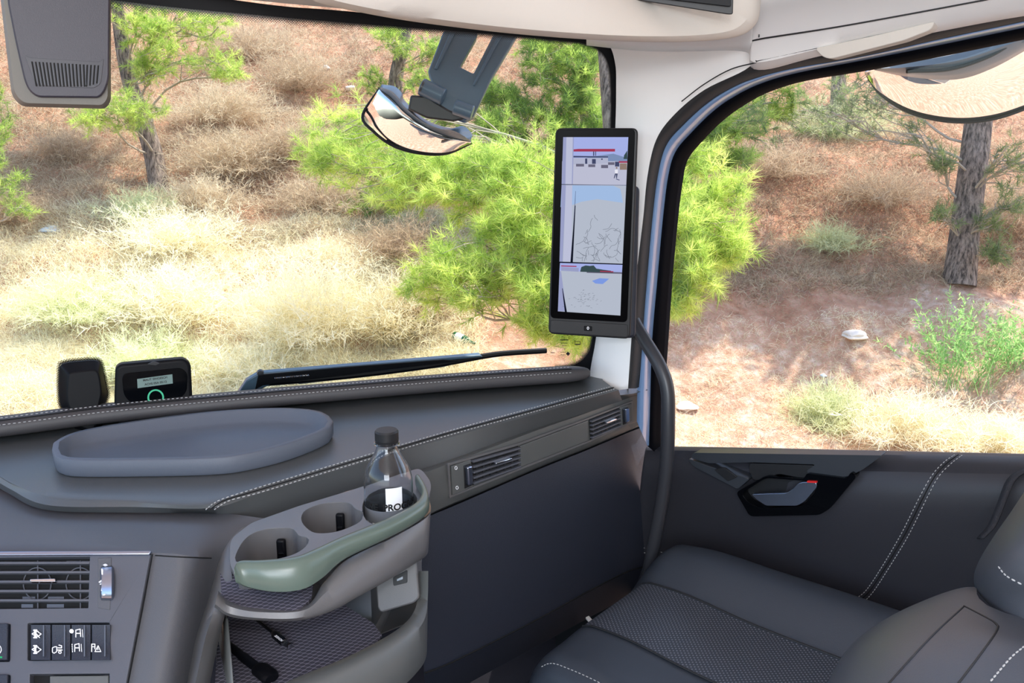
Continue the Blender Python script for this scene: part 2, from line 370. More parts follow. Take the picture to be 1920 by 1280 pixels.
# door panel: top ledge + vinyl face
def bx(px): return [P(x, y, 'X', v) for x, y, v in px]
rows = [
 [(1212, 838, 1.64), (1300, 839, 1.64), (1450, 842, 1.64), (1650, 847, 1.64), (1920, 853, 1.64), (2150, 858, 1.64), (2700, 870, 1.64)],
 [(1210, 842, 1.60), (1300, 843, 1.60), (1450, 846, 1.60), (1650, 851, 1.60), (1920, 858, 1.60), (2150, 863, 1.60), (2700, 875, 1.60)],
 [(1206, 870, 1.585), (1290, 872, 1.585), (1450, 880, 1.57), (1640, 882, 1.56), (1880, 890, 1.56), (2150, 895, 1.56), (2700, 907, 1.56)],
 [(1200, 910, 1.59), (1290, 915, 1.59), (1450, 925, 1.57), (1620, 930, 1.55), (1875, 925, 1.55), (2150, 930, 1.55), (2700, 942, 1.55)],
 [(1198, 965, 1.60), (1290, 968, 1.60), (1420, 970, 1.58), (1600, 975, 1.555), (1860, 975, 1.55), (2150, 980, 1.55), (2700, 992, 1.55)],
 [(1195, 1040, 1.61), (1290, 1050, 1.61), (1420, 1060, 1.60), (1600, 1060, 1.57), (1840, 1060, 1.56), (2150, 1060, 1.56), (2700, 1072, 1.56)],
 [(1190, 1130, 1.62), (1290, 1150, 1.62), (1420, 1160, 1.61), (1600, 1170, 1.60), (1810, 1160, 1.59), (2150, 1160, 1.59), (2700, 1172, 1.59)],
 [(1180, 1330, 1.64), (1290, 1330, 1.64), (1420, 1330, 1.64), (1600, 1330, 1.64), (1810, 1330, 1.64), (2150, 1330, 1.64), (2700, 1342, 1.64)]]
R = [par([tuple(p) for p in bx(r)], 40) for r in rows]
b = MB(); b.loft(R, mi=0)
b.build('door_panel', M['door'], D1, recalc=False, sub=1, solid=.004)
DP = PX(1.55)
# upper insert (blue-black) with greenish ledge, gloss bezel and pull
def dslab(name, px, t0, t1, m, bevel=.002, parent=D1, r=0):
    return MB().slab(DP, rnd(px, r) if r else px, t0, t1).build(name, m, parent, bevel=bevel)
dslab('ledge_trim', [(1300, 848), (1655, 853), (1618, 880), (1590, 893), (1520, 892), (1512, 882), (1530, 870), (1410, 866), (1330, 868), (1296, 858)], -.03, .002, M['doorup'], .004, r=6)
dslab('armrest_recess', [(1405, 868), (1528, 872), (1508, 897), (1460, 888), (1430, 900), (1412, 900), (1404, 880)], -.045, .001, M['dark'], .002, r=6)
dslab('switch_panel', [(1292, 858), (1330, 872), (1408, 896), (1385, 916), (1370, 908), (1300, 872)], -.045, .005, M['doorup'], .002, r=5)
dslab('lock_switch', [(1342, 878), (1362, 874), (1386, 892), (1368, 900)], .004, .0085, M['dark'], .001, r=3)
bz = plate('handle_bezel', DP, rnd([(1384, 920), (1440, 889), (1512, 895), (1516, 884), (1592, 894), (1600, 880), (1610, 890), (1560, 950), (1540, 962), (1410, 965)], 8), [rnd([(1394, 922), (1440, 893), (1508, 898), (1538, 900), (1532, 920), (1508, 945), (1432, 950), (1408, 940)], 8)], -.02, .010, M['gloss'], D1, bevel=.002)
dslab('handle_recess', [(1392, 922), (1440, 891), (1540, 897), (1536, 922), (1510, 948), (1430, 952), (1406, 942)], -.045, -.014, M['dark'], .0)
HD = PL(CAM+Vector((1.55, 0, 0)), Vector((1, .12, 0)))
h = MB().slab(DP, rnd([(1414, 922), (1480, 920), (1492, 912), (1502, 902), (1512, 899), (1536, 900), (1537, 909), (1514, 936), (1500, 944), (1442, 944), (1424, 932)], 5), .004, .014).build('door_handle', M['satin'], D1, bevel=.004, seg=3)
MB().slab(DP, rnd([(1519, 897), (1537, 898), (1537, 901), (1519, 900)], 1), .010, .015).build('release_mark', mat('red_mark', (220, 40, 40), .4), h)
# stitched seam on the door
def dproj(px, off=.003):
    out = []
    for x, y in px:
        # ray against the built face rows (approximate by X planes per height)
        ys = [838, 842, 882, 930, 975, 1060, 1170, 1330]; xs = [1.64, 1.60, 1.56, 1.55, 1.555, 1.57, 1.60, 1.64]
        out.append(P(x, y, 'X', float(np.interp(y, ys, xs))-off))
    return out
s1 = [(1790, 852), (1770, 866), (1748, 890), (1725, 930), (1690, 1000), (1655, 1060), (1625, 1105), (1605, 1122)]
s2 = [(1804, 853), (1784, 868), (1760, 893), (1738, 933), (1704, 1002), (1668, 1062), (1638, 1108), (1618, 1130)]
# ------------------------------------------------------------------ headliner and overhead console
b = MB(); n = 50
hd0 = [(-300, -110), (180, -30), (500, 3), (640, 16), (900, 40), (1060, 56), (1130, 66), (1180, 92)]
hd1 = [(-300, -140), (180, -60), (500, -30), (640, -12), (900, 15), (1060, 40), (1160, 60), (1260, 90)]
A = [wsp(x, y, -.026) for x, y in par(hd0, n)]; B = [wsp(x, y, .03)+Vector((0, 0, .0)) for x, y in par(hd0, n)]
C = [wsp(x, y, .08) for x, y in par(hd1, n)]
b.loft([A, B, C, [c+Vector((-.1, -.1, .25)) for c in C]])
tag(b.build('trim_3', M['head'], solid=.004, recalc=False), kind='structure')
# overhead storage console
OC = thing('overhead_console', 'cream moulded overhead storage console above the windscreen with dark pocket opening', 'console', P(1000, 0, 'D', 1.0)+Vector((0, 0, .1)))
lip = [(100, -150, 1.02), (420, -62, 1.02), (560, -14, 1.02), (600, 6, 1.02), (700, 28, 1.03), (800, 44, 1.05), (950, 62, 1.09), (1100, 74, 1.14), (1220, 79, 1.19), (1320, 77, 1.24), (1385, 68, 1.27), (1415, 48, 1.285), (1425, 20, 1.29), (1427, -40, 1.29), (1427, -120, 1.29)]
Lp = par([(*p,) for p in lip], 70)
def orow(dx, dy, dd): return [P(x+dx*(1 if x > 900 else .6), y+dy, 'D', d+dd) for x, y, d in Lp]
cx, cy = 1000, -200
def shr(k, dd): return [P(cx+(x-cx)*k, cy+(y-cy)*k, 'D', d+dd) for x, y, d in Lp]
b = MB(); b.loft([shr(1.0, .25), shr(1.0, .02), shr(.99, .004), shr(.96, -.012), shr(.88, -.022), shr(.7, -.03), shr(.4, -.03)])
b.build('console_shell', M['head'], OC, recalc=False, solid=.003)
pp = PL(P(1290, 0, 'D', 1.175), ray(1290, 40)); 
b = MB().slab(pp, rnd([(1180, -40), (1376, -40), (1374, 27), (1365, 27), (1182, -2)], 4), -.02, .002); b.build('pocket_recess', M['dark'], OC, bevel=.001)
b = MB().slab(pp, rnd([(1190, -40), (1369, -40), (1370, 12), (1362, 12), (1210, -6)], 3), .002, .010); b.build('pocket_flap', M['black'], OC, bevel=.002)
# roof side panels above the door
b = MB()
ra = [(1100, 70), (1200, 80), (1300, 82), (1400, 78), (1424, 73), (1560, 52), (1700, 27), (1920, -14), (2150, -55), (2600, -140)]
rb = [(1100, 74), (1200, 84), (1300, 86), (1400, 88), (1420, 114), (1540, 88), (1750, 42), (1920, 10), (2150, -30), (2600, -118)]
rc = [(1100, 76), (1200, 86), (1300, 88), (1400, 92), (1420, 124), (1540, 98), (1750, 54), (1920, 22), (2150, -14), (2600, -106)]
xa = [1.30, 1.34, 1.38, 1.42, 1.43, 1.43, 1.43, 1.43, 1.43, 1.43]
n = 70
XA = [float(q[0]) for q in par([(q,) for q in xa], n)]
PA, PB, PC = par(ra, n), par(rb, n), par(rc, n)
b.loft([[P(x, y-160, 'X', q-.23) for (x, y), q in zip(PA, XA)], [P(x, y-60, 'X', q-.07) for (x, y), q in zip(PA, XA)], [P(x, y, 'X', q) for (x, y), q in zip(PA, XA)], [P(x, y, 'X', q+.022) for (x, y), q in zip(PB, XA)], [P(x, y, 'X', q+.05) for (x, y), q in zip(PC, XA)], [P(x, y+6, 'X', q+.09) for (x, y), q in zip(PC, XA)]])
tag(b.build('trim_4', M['white'], solid=.003, recalc=False), kind='structure')
b = MB(); b.tube([P(x, y, 'X', 1.424) for x, y in cat([(q[0], q[1]) for q in ra[2:]], 40)], .0014, k=6); b.tube([P(x, y, 'X', 1.4495) for x, y in cat(rb[4:], 40)], .0011, k=6)
b.tube([P(x, y, 'X', 1.415) for x, y in [(1426, -10), (1425, 30), (1423, 70)]], .0011, k=6)
b.tube([P(x, y, 'X', 1.449) for x, y in [(1412, 78), (1411, 100), (1419, 116)]], .0011, k=6)
b.tube([P(x, y, 'X', 1.455) for x, y in cat([(1419, 117), (1370, 130), (1320, 158), (1278, 190)], 20)], .0011, k=6)
tag(b.build('trim_5', M['dark']), kind='structure')
gh = MB().slab(PX(1.46), rnd([(1535, 92), (1640, 70), (1760, 42), (1752, 58), (1700, 78), (1565, 112), (1550, 108)], 8), -.01, .018).build('grab_cover', M['head'], bevel=.004)
tag(gh, 'off white moulded handle cover on the rail above the side window', 'cover')
mk = MB().slab(PX(1.44), rnd([(1745, 12), (1785, 0), (1860, -12), (1850, 0), (1760, 22)], 3), -.01, .006).build('rail_cap', M['white'], bevel=.002); tag(mk, 'small white cap in the ceiling seam at upper right', 'trim cap')
# roof, rear wall, floor
b = MB(); b.box(CAM+Vector((.4, .1, .62)), (1.4, 0, 0), (0, 1.5, 0), (0, 0, .02)); tag(b.build('ceiling', M['white']), kind='structure')
b = MB(); b.box(CAM+Vector((.5, -1.1, -.3)), (1.25, 0, 0), (0, .02, 0), (0, 0, .95)); tag(b.build('wall_back', M['head']), kind='structure')
b = MB(); b.box(CAM+Vector((.5, .2, -1.34)), (1.2, 0, 0), (0, 1.3, 0), (0, 0, .02)); tag(b.build('floor', M['floor']), kind='structure')

# ================================================================== DASHBOARD
DB = thing('dashboard', 'dark grey padded truck dashboard with stitched edge running to the passenger door', 'dashboard', CAM+Vector((1.0, 1.25, -.9)))
n = 90
rA = [(-80, 830), (0, 812), (150, 795), (300, 780), (440, 765), (600, 752), (760, 742), (900, 735), (1040, 722), (1130, 712)]
rS = [(-20, 880), (30, 912), (100, 936), (250, 942), (390, 946), (480, 918), (660, 864), (840, 812), (1000, 768), (1150, 727)]
rE = [(-28, 886), (20, 917), (92, 947), (250, 950), (395, 952), (484, 926), (660, 873), (840, 821), (1000, 777), (1160, 731)]
rD = [(-30, 894), (16, 925), (88, 956), (250, 961), (398, 963), (472, 978), (660, 918), (840, 872), (1000, 811), (1166, 750)]
b = MB()
rows = [[P(x, y-30, 'Z', -.52) for x, y in par(rA, n)], [P(x, y, 'Z', -.495) for x, y in par(rA, n)]]
A = par(rA, n); B = par(rS, n)
for t in (.35, .7, .9, .97): rows.append([P(*(A[i]*(1-t)+B[i]*t), 'Z', -.495) for i in range(n)])
rows.append([P(x, y, 'Z', -.497) for x, y in B])
rows.append([P(x, y, 'Z', -.502) for x, y in par(rE, n)])
zD = par([(-.515,), (-.515,), (-.515,), (-.515,), (-.52,), (-.545,), (-.545,), (-.545,), (-.545,), (-.535,)], n)
rD3 = [P(x, y, 'Z', float(z[0])) for (x, y), z in zip(par(rD, n), zD)]
rows.append(rD3); rows.append([p+Vector((.02, .05, -.004)) for p in rD3])
b.loft(rows); b.build('top_pad', M['leather'], DB, recalc=False)
def on_pad(px, m=60, z=-.494): return [P(x, y, 'Z', z) for x, y in cat(px, m)]
sA = [(386, 955), (410, 938), (480, 915), (660, 861), (840, 808), (1000, 764), (1150, 723)]
sB = [(402, 955), (430, 938), (490, 922), (660, 870), (840, 816), (1000, 772), (1152, 729)]
stitches('stitching', on_pad(sA), M['stitch'], DB); stitches('stitching', on_pad(sB, z=-.4945), M['stitch'], DB)
MB().tube(on_pad([lerp(a, c, .5) for a, c in zip(sA, sB)], z=-.4952), .0009, k=6).build('seam', M['void'], DB)
# roll at the glass
cr = [(-90, 800, -.468), (0, 793, -.468), (200, 768, -.468), (440, 745, -.468), (700, 722, -.468), (900, 706, -.468), (1108, 692, -.468)]
path = [P(x, y+6, 'Z', z) for x, y, z in cat(cr, 60)]
prof = [(-.034, -.018), (-.036, .0), (-.030, .011), (-.014, .016), (.014, .016), (.026, .010), (.030, -.004), (.026, -.016)]
rows = []
for i, p in enumerate(path):
    t = (path[min(i+1, 59)]-path[max(i-1, 0)]).normalized(); s_ = t.cross(Vector((0, 0, 1))).normalized()
    if s_.dot(CAM-p) < 0: s_ = -s_
    k = 1 if i < 57 else (.97 if i == 57 else .85 if i == 58 else .5)
    rows.append([p + s_*(u*.8*k) + Vector((0, 0, v*k)) for u, v in prof])
b = MB().loft(rows, cu=True, caps=True); rl = b.build('windscreen_roll', M['roll'], DB, sub=1, ang=60)
st1 = []; st2 = []; sm = []
for i, p in enumerate(path[:-2]):
    t = (path[min(i+1, 59)]-path[max(i-1, 0)]).normalized(); s_ = t.cross(Vector((0, 0, 1))).normalized()
    if s_.dot(CAM-p) < 0: s_ = -s_
    st1.append(p+s_*.006+Vector((0, 0, .0158))); st2.append(p+s_*.0215+Vector((0, 0, .0085))); sm.append(p+s_*.014+Vector((0, 0, .0138)))
stitches('stitching', st1, M['stitch'], rl, r=.0007); stitches('stitching', st2, M['stitch'], rl, r=.0007)
MB().tube(sm, .0012, k=6).build('seam', M['void'], rl)
# cover between roll and glass
b = MB(); b.loft([[p+Vector((.0, .0, -.012)) for p in path], [p+Vector((.08, .10, -.035)) for p in path], [p+Vector((.10, .13, -.2)) for p in path]])
b.build('scuttle_cover', M['dark'], DB, recalc=False)
# fascia with inlay
FY = .975
FP = PY(FY)
b = MB()
ft = [(760, 899), (840, 870), (1000, 809), (1100, 774), (1166, 746), (1216, 732)]
fm = [(770, 950), (840, 926), (1000, 866), (1100, 826), (1180, 793), (1214, 782)]
fb = [(780, 976), (842, 946), (1000, 878), (1100, 838), (1180, 805), (1213, 792)]
n2 = 30
b.loft([[P(x, y-8, 'Y', FY+.03) for x, y in par(ft, n2)], [P(x, y, 'Y', FY) for x, y in par(ft, n2)], [P(x, y, 'Y', FY-.004) for x, y in par(fm, n2)], [P(x, y, 'Y', FY+.004) for x, y in par(fb, n2)], [P(x, y+4, 'Y', FY+.04) for x, y in par(fb, n2)]])
b.build('fascia_strip', M['fascia'], DB, recalc=False)
# end cap block by the door with top shelf
b = MB().loft([[P(x, y, 'Z', -.515) for x, y in [(1116, 706), (1170, 718), (1208, 722)]], [P(x, y, 'Z', -.52) for x, y in [(1150, 742), (1185, 738), (1214, 731)]], [P(x, y, 'Y', FY-.002) for x, y in [(1150, 756), (1190, 742), (1217, 736)]], [P(x, y, 'Y', FY-.002) for x, y in [(1184, 804), (1195, 798), (1215, 786)]]])
b.build('end_cap', M['fascia'], DB, recalc=False)
# inlay frame (thin bright line) and inlay
inl = [(836, 868), (970, 829), (1100, 782), (1183, 750), (1184, 790), (1100, 828), (970, 880), (839, 932)]
inl2 = [(839, 871), (970, 833), (1100, 785), (1180, 754), (1181, 788), (1100, 825), (970, 876), (842, 927)]
plate('inlay_rim', FP, inl, [inl2], .003, .0052, M['grey'], DB)
MB().slab(FP, [(972, 834), (1098, 787), (1098, 824), (972, 873)], .003, .0062).build('inlay_panel', M['fascia'], DB, bevel=.0006)
def vent(name, c, ctrl, nsl, knob, parent):
    """c: slat field quad, ctrl: control plate quad"""
    v = MB().slab(FP, c, .0035, .0045).build(name, M['void'], parent)
    for i in range(nsl):
        t = (i+.6)/(nsl+.15)
        MB().slab(FP, quad(c, .0, t-.035, 1, t+.035), .004, .011).build('slat', M['panel'], v, bevel=.0006)
    b = MB()
    for i in range(6): b.slab(FP, quad(c, .08+.15*i, .25, .10+.15*i+.02, .92), .004, .0065)
    b.build('vane', M['dark'], v)
    MB().slab(FP, quad(c, *knob), .010, .017).build('vent_tab', M['chrome'], v, bevel=.001)
    MB().slab(FP, ctrl, .004, .0075).build('control_plate', M['fascia'], v, bevel=.0006)
    return v
c1 = [(879, 857), (968, 833), (969, 877), (881, 909)]
v1 = vent('air_vent', c1, [(841, 872), (877, 860), (880, 910), (843, 926)], 5, (.42, .34, .76, .42), DB)
k1 = [(841, 872), (877, 860), (880, 910), (843, 926)]
MB().slab(FP, quad(k1, .60, .12, .94, .94), .007, .0085).build('wheel_slot', M['dark'], v1)
MB().slab(FP, rnd(quad(k1, .66, .16, .90, .84), 3), .007, .015).build('thumbwheel', M['satin'], v1, bevel=.002)
c2 = [(1102, 784), (1156, 763), (1158, 800), (1103, 823)]
v2 = vent('air_vent', c2, [(1158, 762), (1179, 755), (1180, 788), (1160, 798)], 5, (.42, .34, .76, .42), DB)
k2 = [(1158, 762), (1179, 755), (1180, 788), (1160, 798)]
MB().slab(FP, quad(k2, .12, .12, .6, .94), .007, .0085).build('wheel_slot', M['dark'], v2)
MB().slab(FP, rnd(quad(k2, .2, .1, .52, .84), 2), .007, .015).build('thumbwheel', M['satin'], v2, bevel=.002)
for c_ in ((855, 877), (857, 914)):
    q = [P(c_[0]+2.2*math.cos(a)+0, c_[1]+3*math.sin(a), 'Y', FY-.0085) for a in np.linspace(0, 6.28, 10)]
    MB().tube(q, .0005, k=5).build('vent_symbol', M['icon'], v1)
# lower passenger panel
b = MB()
la = [(770, 976), (842, 948), (1000, 880), (1100, 840), (1180, 806), (1213, 794)]
lb = [(790, 1100), (850, 1080), (1000, 1010), (1100, 960), (1180, 920), (1225, 905)]
lc = [(795, 1262), (850, 1240), (1000, 1165), (1100, 1110), (1180, 1070), (1225, 1060)]
ldn = [(800, 1330), (880, 1280), (1000, 1215), (1100, 1160), (1180, 1118), (1225, 1100)]
b.loft([[P(x, y, 'Y', 1.03) for x, y in par(la, n2)], [P(x, y+4, 'Y', .99) for x, y in par(la, n2)], [P(x, y, 'Y', .965) for x, y in par(lb, n2)], [P(x, y, 'Y', .955) for x, y in par(lc, n2)], [P(x, y, 'Y', .965) for x, y in par([lerp(a, c, .1) for a, c in zip(lc, ldn)], n2)], [P(x, y, 'Y', .985) for x, y in par(ldn, n2)], [P(x, y-6, 'Y', 1.15) for x, y in par(ldn, n2)]])
b.build('lower_panel', M['lower'], DB, recalc=False)
MB().tube([P(x, y, 'Y', .953) for x, y in par(lc, 20)], .0015, k=6).build('seam', M['void'], DB)
# dark footwell side
b = MB(); b.box(CAM+Vector((1.66, 1.3, -1.1)), (.02, 0, 0), (0, .3, 0), (0, 0, .42)); tag(b.build('wall_right', M['dark']), kind='structure')
b = MB(); b.box(CAM+Vector((.75, 1.25, -1.1)), (.9, 0, 0), (0, .02, 0), (0, 0, .4)); tag(b.build('wall_front', M['floor']), kind='structure')

# centre hood + body
SPn = None
p0 = P(150, 1040, 'D', 1.11); p1 = P(150, 1280, 'D', 1.03)
SP = PL(p0, RT.cross(p0-p1)); SU = (p0-p1).normalized()
n = 50
h0 = [(-80, 880), (10, 922), (88, 952), (250, 958), (398, 960), (500, 972)]
h1 = [(-80, 950), (10, 968), (88, 980), (220, 983), (370, 985), (455, 990)]
h2 = [(-80, 1022), (10, 1020), (90, 1019), (200, 1018), (350, 1022), (425, 1026)]
h3 = [(-80, 1038), (10, 1037), (90, 1037), (288, 1036), (360, 1042), (412, 1050)]
h4 = [(-80, 1120), (10, 1120), (90, 1120), (272, 1120), (345, 1125), (398, 1130)]
h5 = [(-80, 1330), (10, 1330), (90, 1330), (226, 1330), (300, 1330), (352, 1330)]
def hrow(r, dd):
    A = par(r, n); D = par([(d,) for d in dd], n)
    return [P(x, y, 'D', float(d[0])) for (x, y), d in zip(A, D)]
dz = lambda y, z: z/(.9744*(y-640)/F+.22495)
b = MB(); b.loft([hrow(h0, [dz(y, .52) for x, y in h0]), hrow(h1, [1.225, 1.215, 1.205, 1.20, 1.20, 1.23]), hrow(h2, [1.135, 1.135, 1.135, 1.135, 1.15, 1.19]), hrow(h3, [1.122, 1.122, 1.120, 1.108, 1.115, 1.18]), hrow(h4, [1.10, 1.10, 1.097, 1.081, 1.086, 1.15]), hrow(h5, [1.035, 1.035, 1.032, 1.014, 1.012, 1.07])])
b.build('centre_hood', M['hood'], DB, recalc=False, ang=50)
# switch panel
SW = thing('switch_panel', 'slate grey control panel at lower left with slatted air vent and rocker switches', 'control panel', SP.at(120, 1200))
plate('panel_face', SP, [(-70, 1043), (286, 1041), (231, 1330), (-70, 1330)], [[(-40, 1048), (172, 1046), (169, 1142), (-40, 1144)], rnd([(56, 1170), (209, 1169), (208, 1238), (56, 1240)], 3), [(60, 1265), (209, 1264), (208, 1325), (60, 1325)], rnd([(-50, 1173), (24, 1172), (23, 1242), (-50, 1242)], 3), rnd([(-50, 1268), (24, 1267), (23, 1325), (-50, 1325)], 3)], -.02, .006, M['panel'], SW, bevel=.0007, ang=20)
MB().slab(SP, [(-70, 1038.5), (288, 1037), (285, 1044), (-70, 1046)], .0, .010).build('chrome_strip', M['satin'], SW, bevel=.001)
MB().slab(SP, [(286.5, 1041), (288.5, 1041), (233, 1330), (231, 1330)], -.02, .0065).build('edge_line', M['dark'], SW)
MB().slab(SP, [(-60, 1048), (280, 1046), (224, 1330), (-60, 1330)], -.008, -.005).build('panel_back', M['void'], SW)
sv = MB().slab(SP, [(-40, 1046), (173, 1044), (170, 1144), (-40, 1146)], -.004, -.0035).build('air_vent', M['void'], SW)
for y in (1057.5, 1075, 1092.5, 1110, 1127.5): MB().slab(SP, [(-40, y-2.2), (172, y-2.6), (171, y+1.8), (-40, y+2.4)], -.001, .006).build('slat', M['panel'], sv, bevel=.0006)
for cx_ in (70, 150):
    MB().tube([SP.at(cx_+26*math.cos(a), 1094+30*math.sin(a), -.002) for a in np.linspace(0, 2*math.pi, 33)], .0008, k=6).build('vane_ring', M['panel'], sv)
    MB().slab(SP, [(cx_-1, 1050), (cx_+1, 1050), (cx_+1, 1140), (cx_-1, 1140)], -.0034, -.001).build('vane', M['panel'], sv)
for (x0, y0, x1, y1) in ((123, 1050, 170, 1054), (88, 1117, 118, 1122), (40, 1117, 64, 1122), (38, 1131, 60, 1138), (86, 1131, 118, 1138)):
    MB().slab(SP, [(x0, y0), (x1, y0), (x1, y1), (x0, y1)], -.0033, -.0028).build('vane', M['tray'], sv)
MB().slab(SP, rnd([(65, 1091), (112, 1090), (112, 1096), (65, 1096)], 2), .006, .013).build('vent_tab', M['chrome'], sv, bevel=.001)
pw = MB().slab(SP, [(187, 1049), (213, 1048), (210, 1146), (187, 1142)], .004, .0068).build('wheel_slot', M['hood'], SW, bevel=.0008)
b = MB(); rows = []
for a in np.linspace(-1.25, 1.25, 13):
    y = 1093+30*math.sin(a)/math.sin(1.25); z = .001+.012*math.cos(a)
    rows.append([SP.at(191, y, z-.002), SP.at(193, y, z+.002), SP.at(208, y, z+.002), SP.at(211, y, z-.002)])
b.loft(rows); tw = b.build('thumbwheel', M['satin'], SW, recalc=False, solid=.002)
b = MB()
for pts in ([(200, 1073), (201, 1084)], [(201, 1104), (200, 1114)], [(195, 1098), (203, 1092)], [(197, 1102), (205, 1098)], [(203, 1066), (207, 1064)], [(202, 1122), (206, 1120)]):
    b.slab(SP, [(pts[0][0]-1.2, pts[0][1]), (pts[0][0]+1.2, pts[0][1]), (pts[1][0]+1.2, pts[1][1]), (pts[1][0]-1.2, pts[1][1])], .010, .0155)
b.build('wheel_mark', M['icon'], tw)
def stroke(b, pts, wd=1.1, t0=.0101, t1=.0106):
    for p, q in zip(pts[:-1], pts[1:]):
        d = Vector((q[0]-p[0], q[1]-p[1])); 
        if d.length < 1e-6: continue
        nn = Vector((-d.y, d.x)).normalized()*wd/2; d = d.normalized()*wd*.3
        b.slab(SP, [(p[0]+nn.x-d.x, p[1]+nn.y-d.y), (q[0]+nn.x+d.x, q[1]+nn.y+d.y), (q[0]-nn.x+d.x, q[1]-nn.y+d.y), (p[0]-nn.x-d.x, p[1]-nn.y-d.y)], t0, t1)
def circ(cx, cy, r, k=14, a0=0, a1=6.283): return [(cx+r*math.cos(a), cy+r*math.sin(a)) for a in np.linspace(a0, a1, k)]
def ic_filter(b, x, y, slash):
    stroke(b, [(x-5, y-7), (x+1, y-7)], 2.2); stroke(b, [(x-5, y+7), (x+1, y+7)], 2.2); stroke(b, [(x-2, y-7), (x-2, y+7)], 4)
    stroke(b, [(x-8, y), (x-3, y-3), (x+3, y-5), (x+4, y-3), (x+9, y), (x+4, y+4), (x+3, y+5), (x-3, y+3), (x-8, y)], 1.4)
    if slash: stroke(b, [(x-4, y-5), (x+6, y+7)], 1.5)
def ic_truck(b, x, y):
    stroke(b, [(x-9, y+5), (x-9, y-3), (x-5, y-5), (x-1, y-5), (x-1, y+4), (x-6, y+7), (x-9, y+5)], 1.4); stroke(b, circ(x+5, y+5, 2.4, 10), 1.4); stroke(b, [(x+1, y-3), (x+8, y-3), (x+8, y-7), (x+3, y-8)], 1.6); stroke(b, [(x, y+1), (x+9, y+1)], 2)
def ic_cab(b, x, y):
    stroke(b, [(x-4, y-6), (x+4, y-8), (x+5, y+6)], 1.5); stroke(b, [(x-4, y-6), (x-4, y+7)], 1.5); stroke(b, [(x-4, y), (x+5, y)], 1.8); stroke(b, [(x+8, y-7), (x+9, y+7)], 1)
def ic_lane(b, x, y):
    for k in range(5): stroke(b, [(x-10+k*.2, y-7+k*3.3), (x-10+k*.2, y-5.5+k*3.3)], 1.3)
    ic_cab(b, x-1, y)
def ic_warn(b, x, y):
    stroke(b, [(x-8, y+7), (x-8, y-7), (x-2, y-7), (x-2, y+2)], 1.5); stroke(b, [(x-8, y-2), (x-2, y-2)], 1.3)
    stroke(b, [(x+4, y-4), (x-2, y+7), (x+9, y+7), (x+4, y-4)], 1.3); stroke(b, [(x+3.5, y), (x+3.5, y+4)], 1.2)
def ic_auto(b, x, y):
    stroke(b, circ(x, y, 7, 18, -1.9, 2.9), 1.3); stroke(b, [(x-4, y+4), (x, y-5), (x+3, y+4)], 1.4); stroke(b, circ(x+1, y, 9.5, 12, -1.0, 1.0), 1.2)
xs = [57, 96, 133, 171, 208]
for i in range(4):
    x0, x1 = xs[i]+1, xs[i+1]-.8
    s_ = MB(); rows = []
    for k in range(11):
        t = k/10; y = 1171+t*66; z = .0105-.007*math.sin(math.pi*t)*.5
        rows.append([SP.at(x0-1.5*math.sin(math.pi*t)*0, y, -.004), SP.at(x0, y, z), SP.at((x0+x1)/2, y, z), SP.at(x1, y, z), SP.at(x1, y, -.004)])
    s_.loft(rows); rs = s_.build('rocker_switch', M['lower'], SW, recalc=False, bevel=.0008)
    bb = MB(); xm = (x0+x1)/2
    if i == 0: ic_filter(bb, xm-1, 1192, True); ic_filter(bb, xm-1, 1221, False)
    if i == 1: ic_truck(bb, xm, 1221)
    if i == 2:
        ic_cab(bb, xm+1, 1191); ic_lane(bb, xm, 1218); bb.slab(SP, circ(xm-11, 1187, 4), .0101, .0106)
    if i == 3: ic_warn(bb, xm-3, 1218)
    bb.build('icon', M['icon'], rs)
    MB().slab(SP, [(x0+30.5, 1176), (x0+32.5, 1176), (x0+32.5, 1234), (x0+30.5, 1234)], .009, .0112).build('switch_edge', M['tray'], rs)
s_ = MB().slab(SP, rnd([(-45, 1173), (22, 1172), (21, 1240), (-45, 1240)], 3), -.004, .010).build('rocker_switch', M['lower'], SW, bevel=.001)
bb = MB(); ic_auto(bb, 0, 1221); bb.build('icon', M['icon'], s_)
MB().slab(SP, [(-20, 1234), (12, 1234), (12, 1237), (-20, 1237)], .010, .011).build('indicator', emis('green_led', (60, 190, 130), 1), s_)
MB().slab(SP, rnd([(-45, 1268), (22, 1267), (21, 1330), (-45, 1330)], 3), -.004, .010).build('rocker_switch', M['lower'], SW, bevel=.001)
MB().slab(SP, [(96, 1268), (206, 1267), (206, 1325), (96, 1325)], -.004, .004).build('pocket_block', M['fascia'], SW, bevel=.001)

# ------------------------------------------------------------------ removable tray on dash
TR = thing('dash_tray', 'blue grey rubber tray with raised rim lying on the dashboard top', 'tray', P(350, 830, 'Z', -.495))
to = [(97, 842), (106, 824), (170, 802), (350, 775), (500, 764), (590, 768), (623, 784), (614, 803), (540, 832), (460, 851), (400, 858), (300, 861), (150, 862), (106, 856)]
tz = -.4655
o_ = [P(x, y, 'Z', tz) for x, y in cat(to, 80, True)]; c_ = sum(o_, Vector())/80
def ins(k, z): return [Vector((c_.x+(p.x-c_.x)*k, c_.y+(p.y-c_.y)*k, CAM.z+z)) for p in o_]
def insd(dd, z):
    out = []
    for i, p in enumerate(o_):
        t = (o_[(i+2) % 80]-o_[i-2]).normalized(); nn = Vector((-t.y, t.x, 0))
        if nn.dot(c_-p) < 0: nn = -nn
        q = p+nn*dd; out.append(Vector((q.x, q.y, CAM.z+z)))
    return out
b = MB(); b.loft([insd(.03, -.4935), insd(.004, -.4935), insd(.001, -.489), insd(0, tz-.002), insd(.002, tz), insd(.009, tz), insd(.0115, tz-.003), insd(.020, -.482), insd(.028, -.4875), insd(.06, -.489)], cu=True)
k = 80
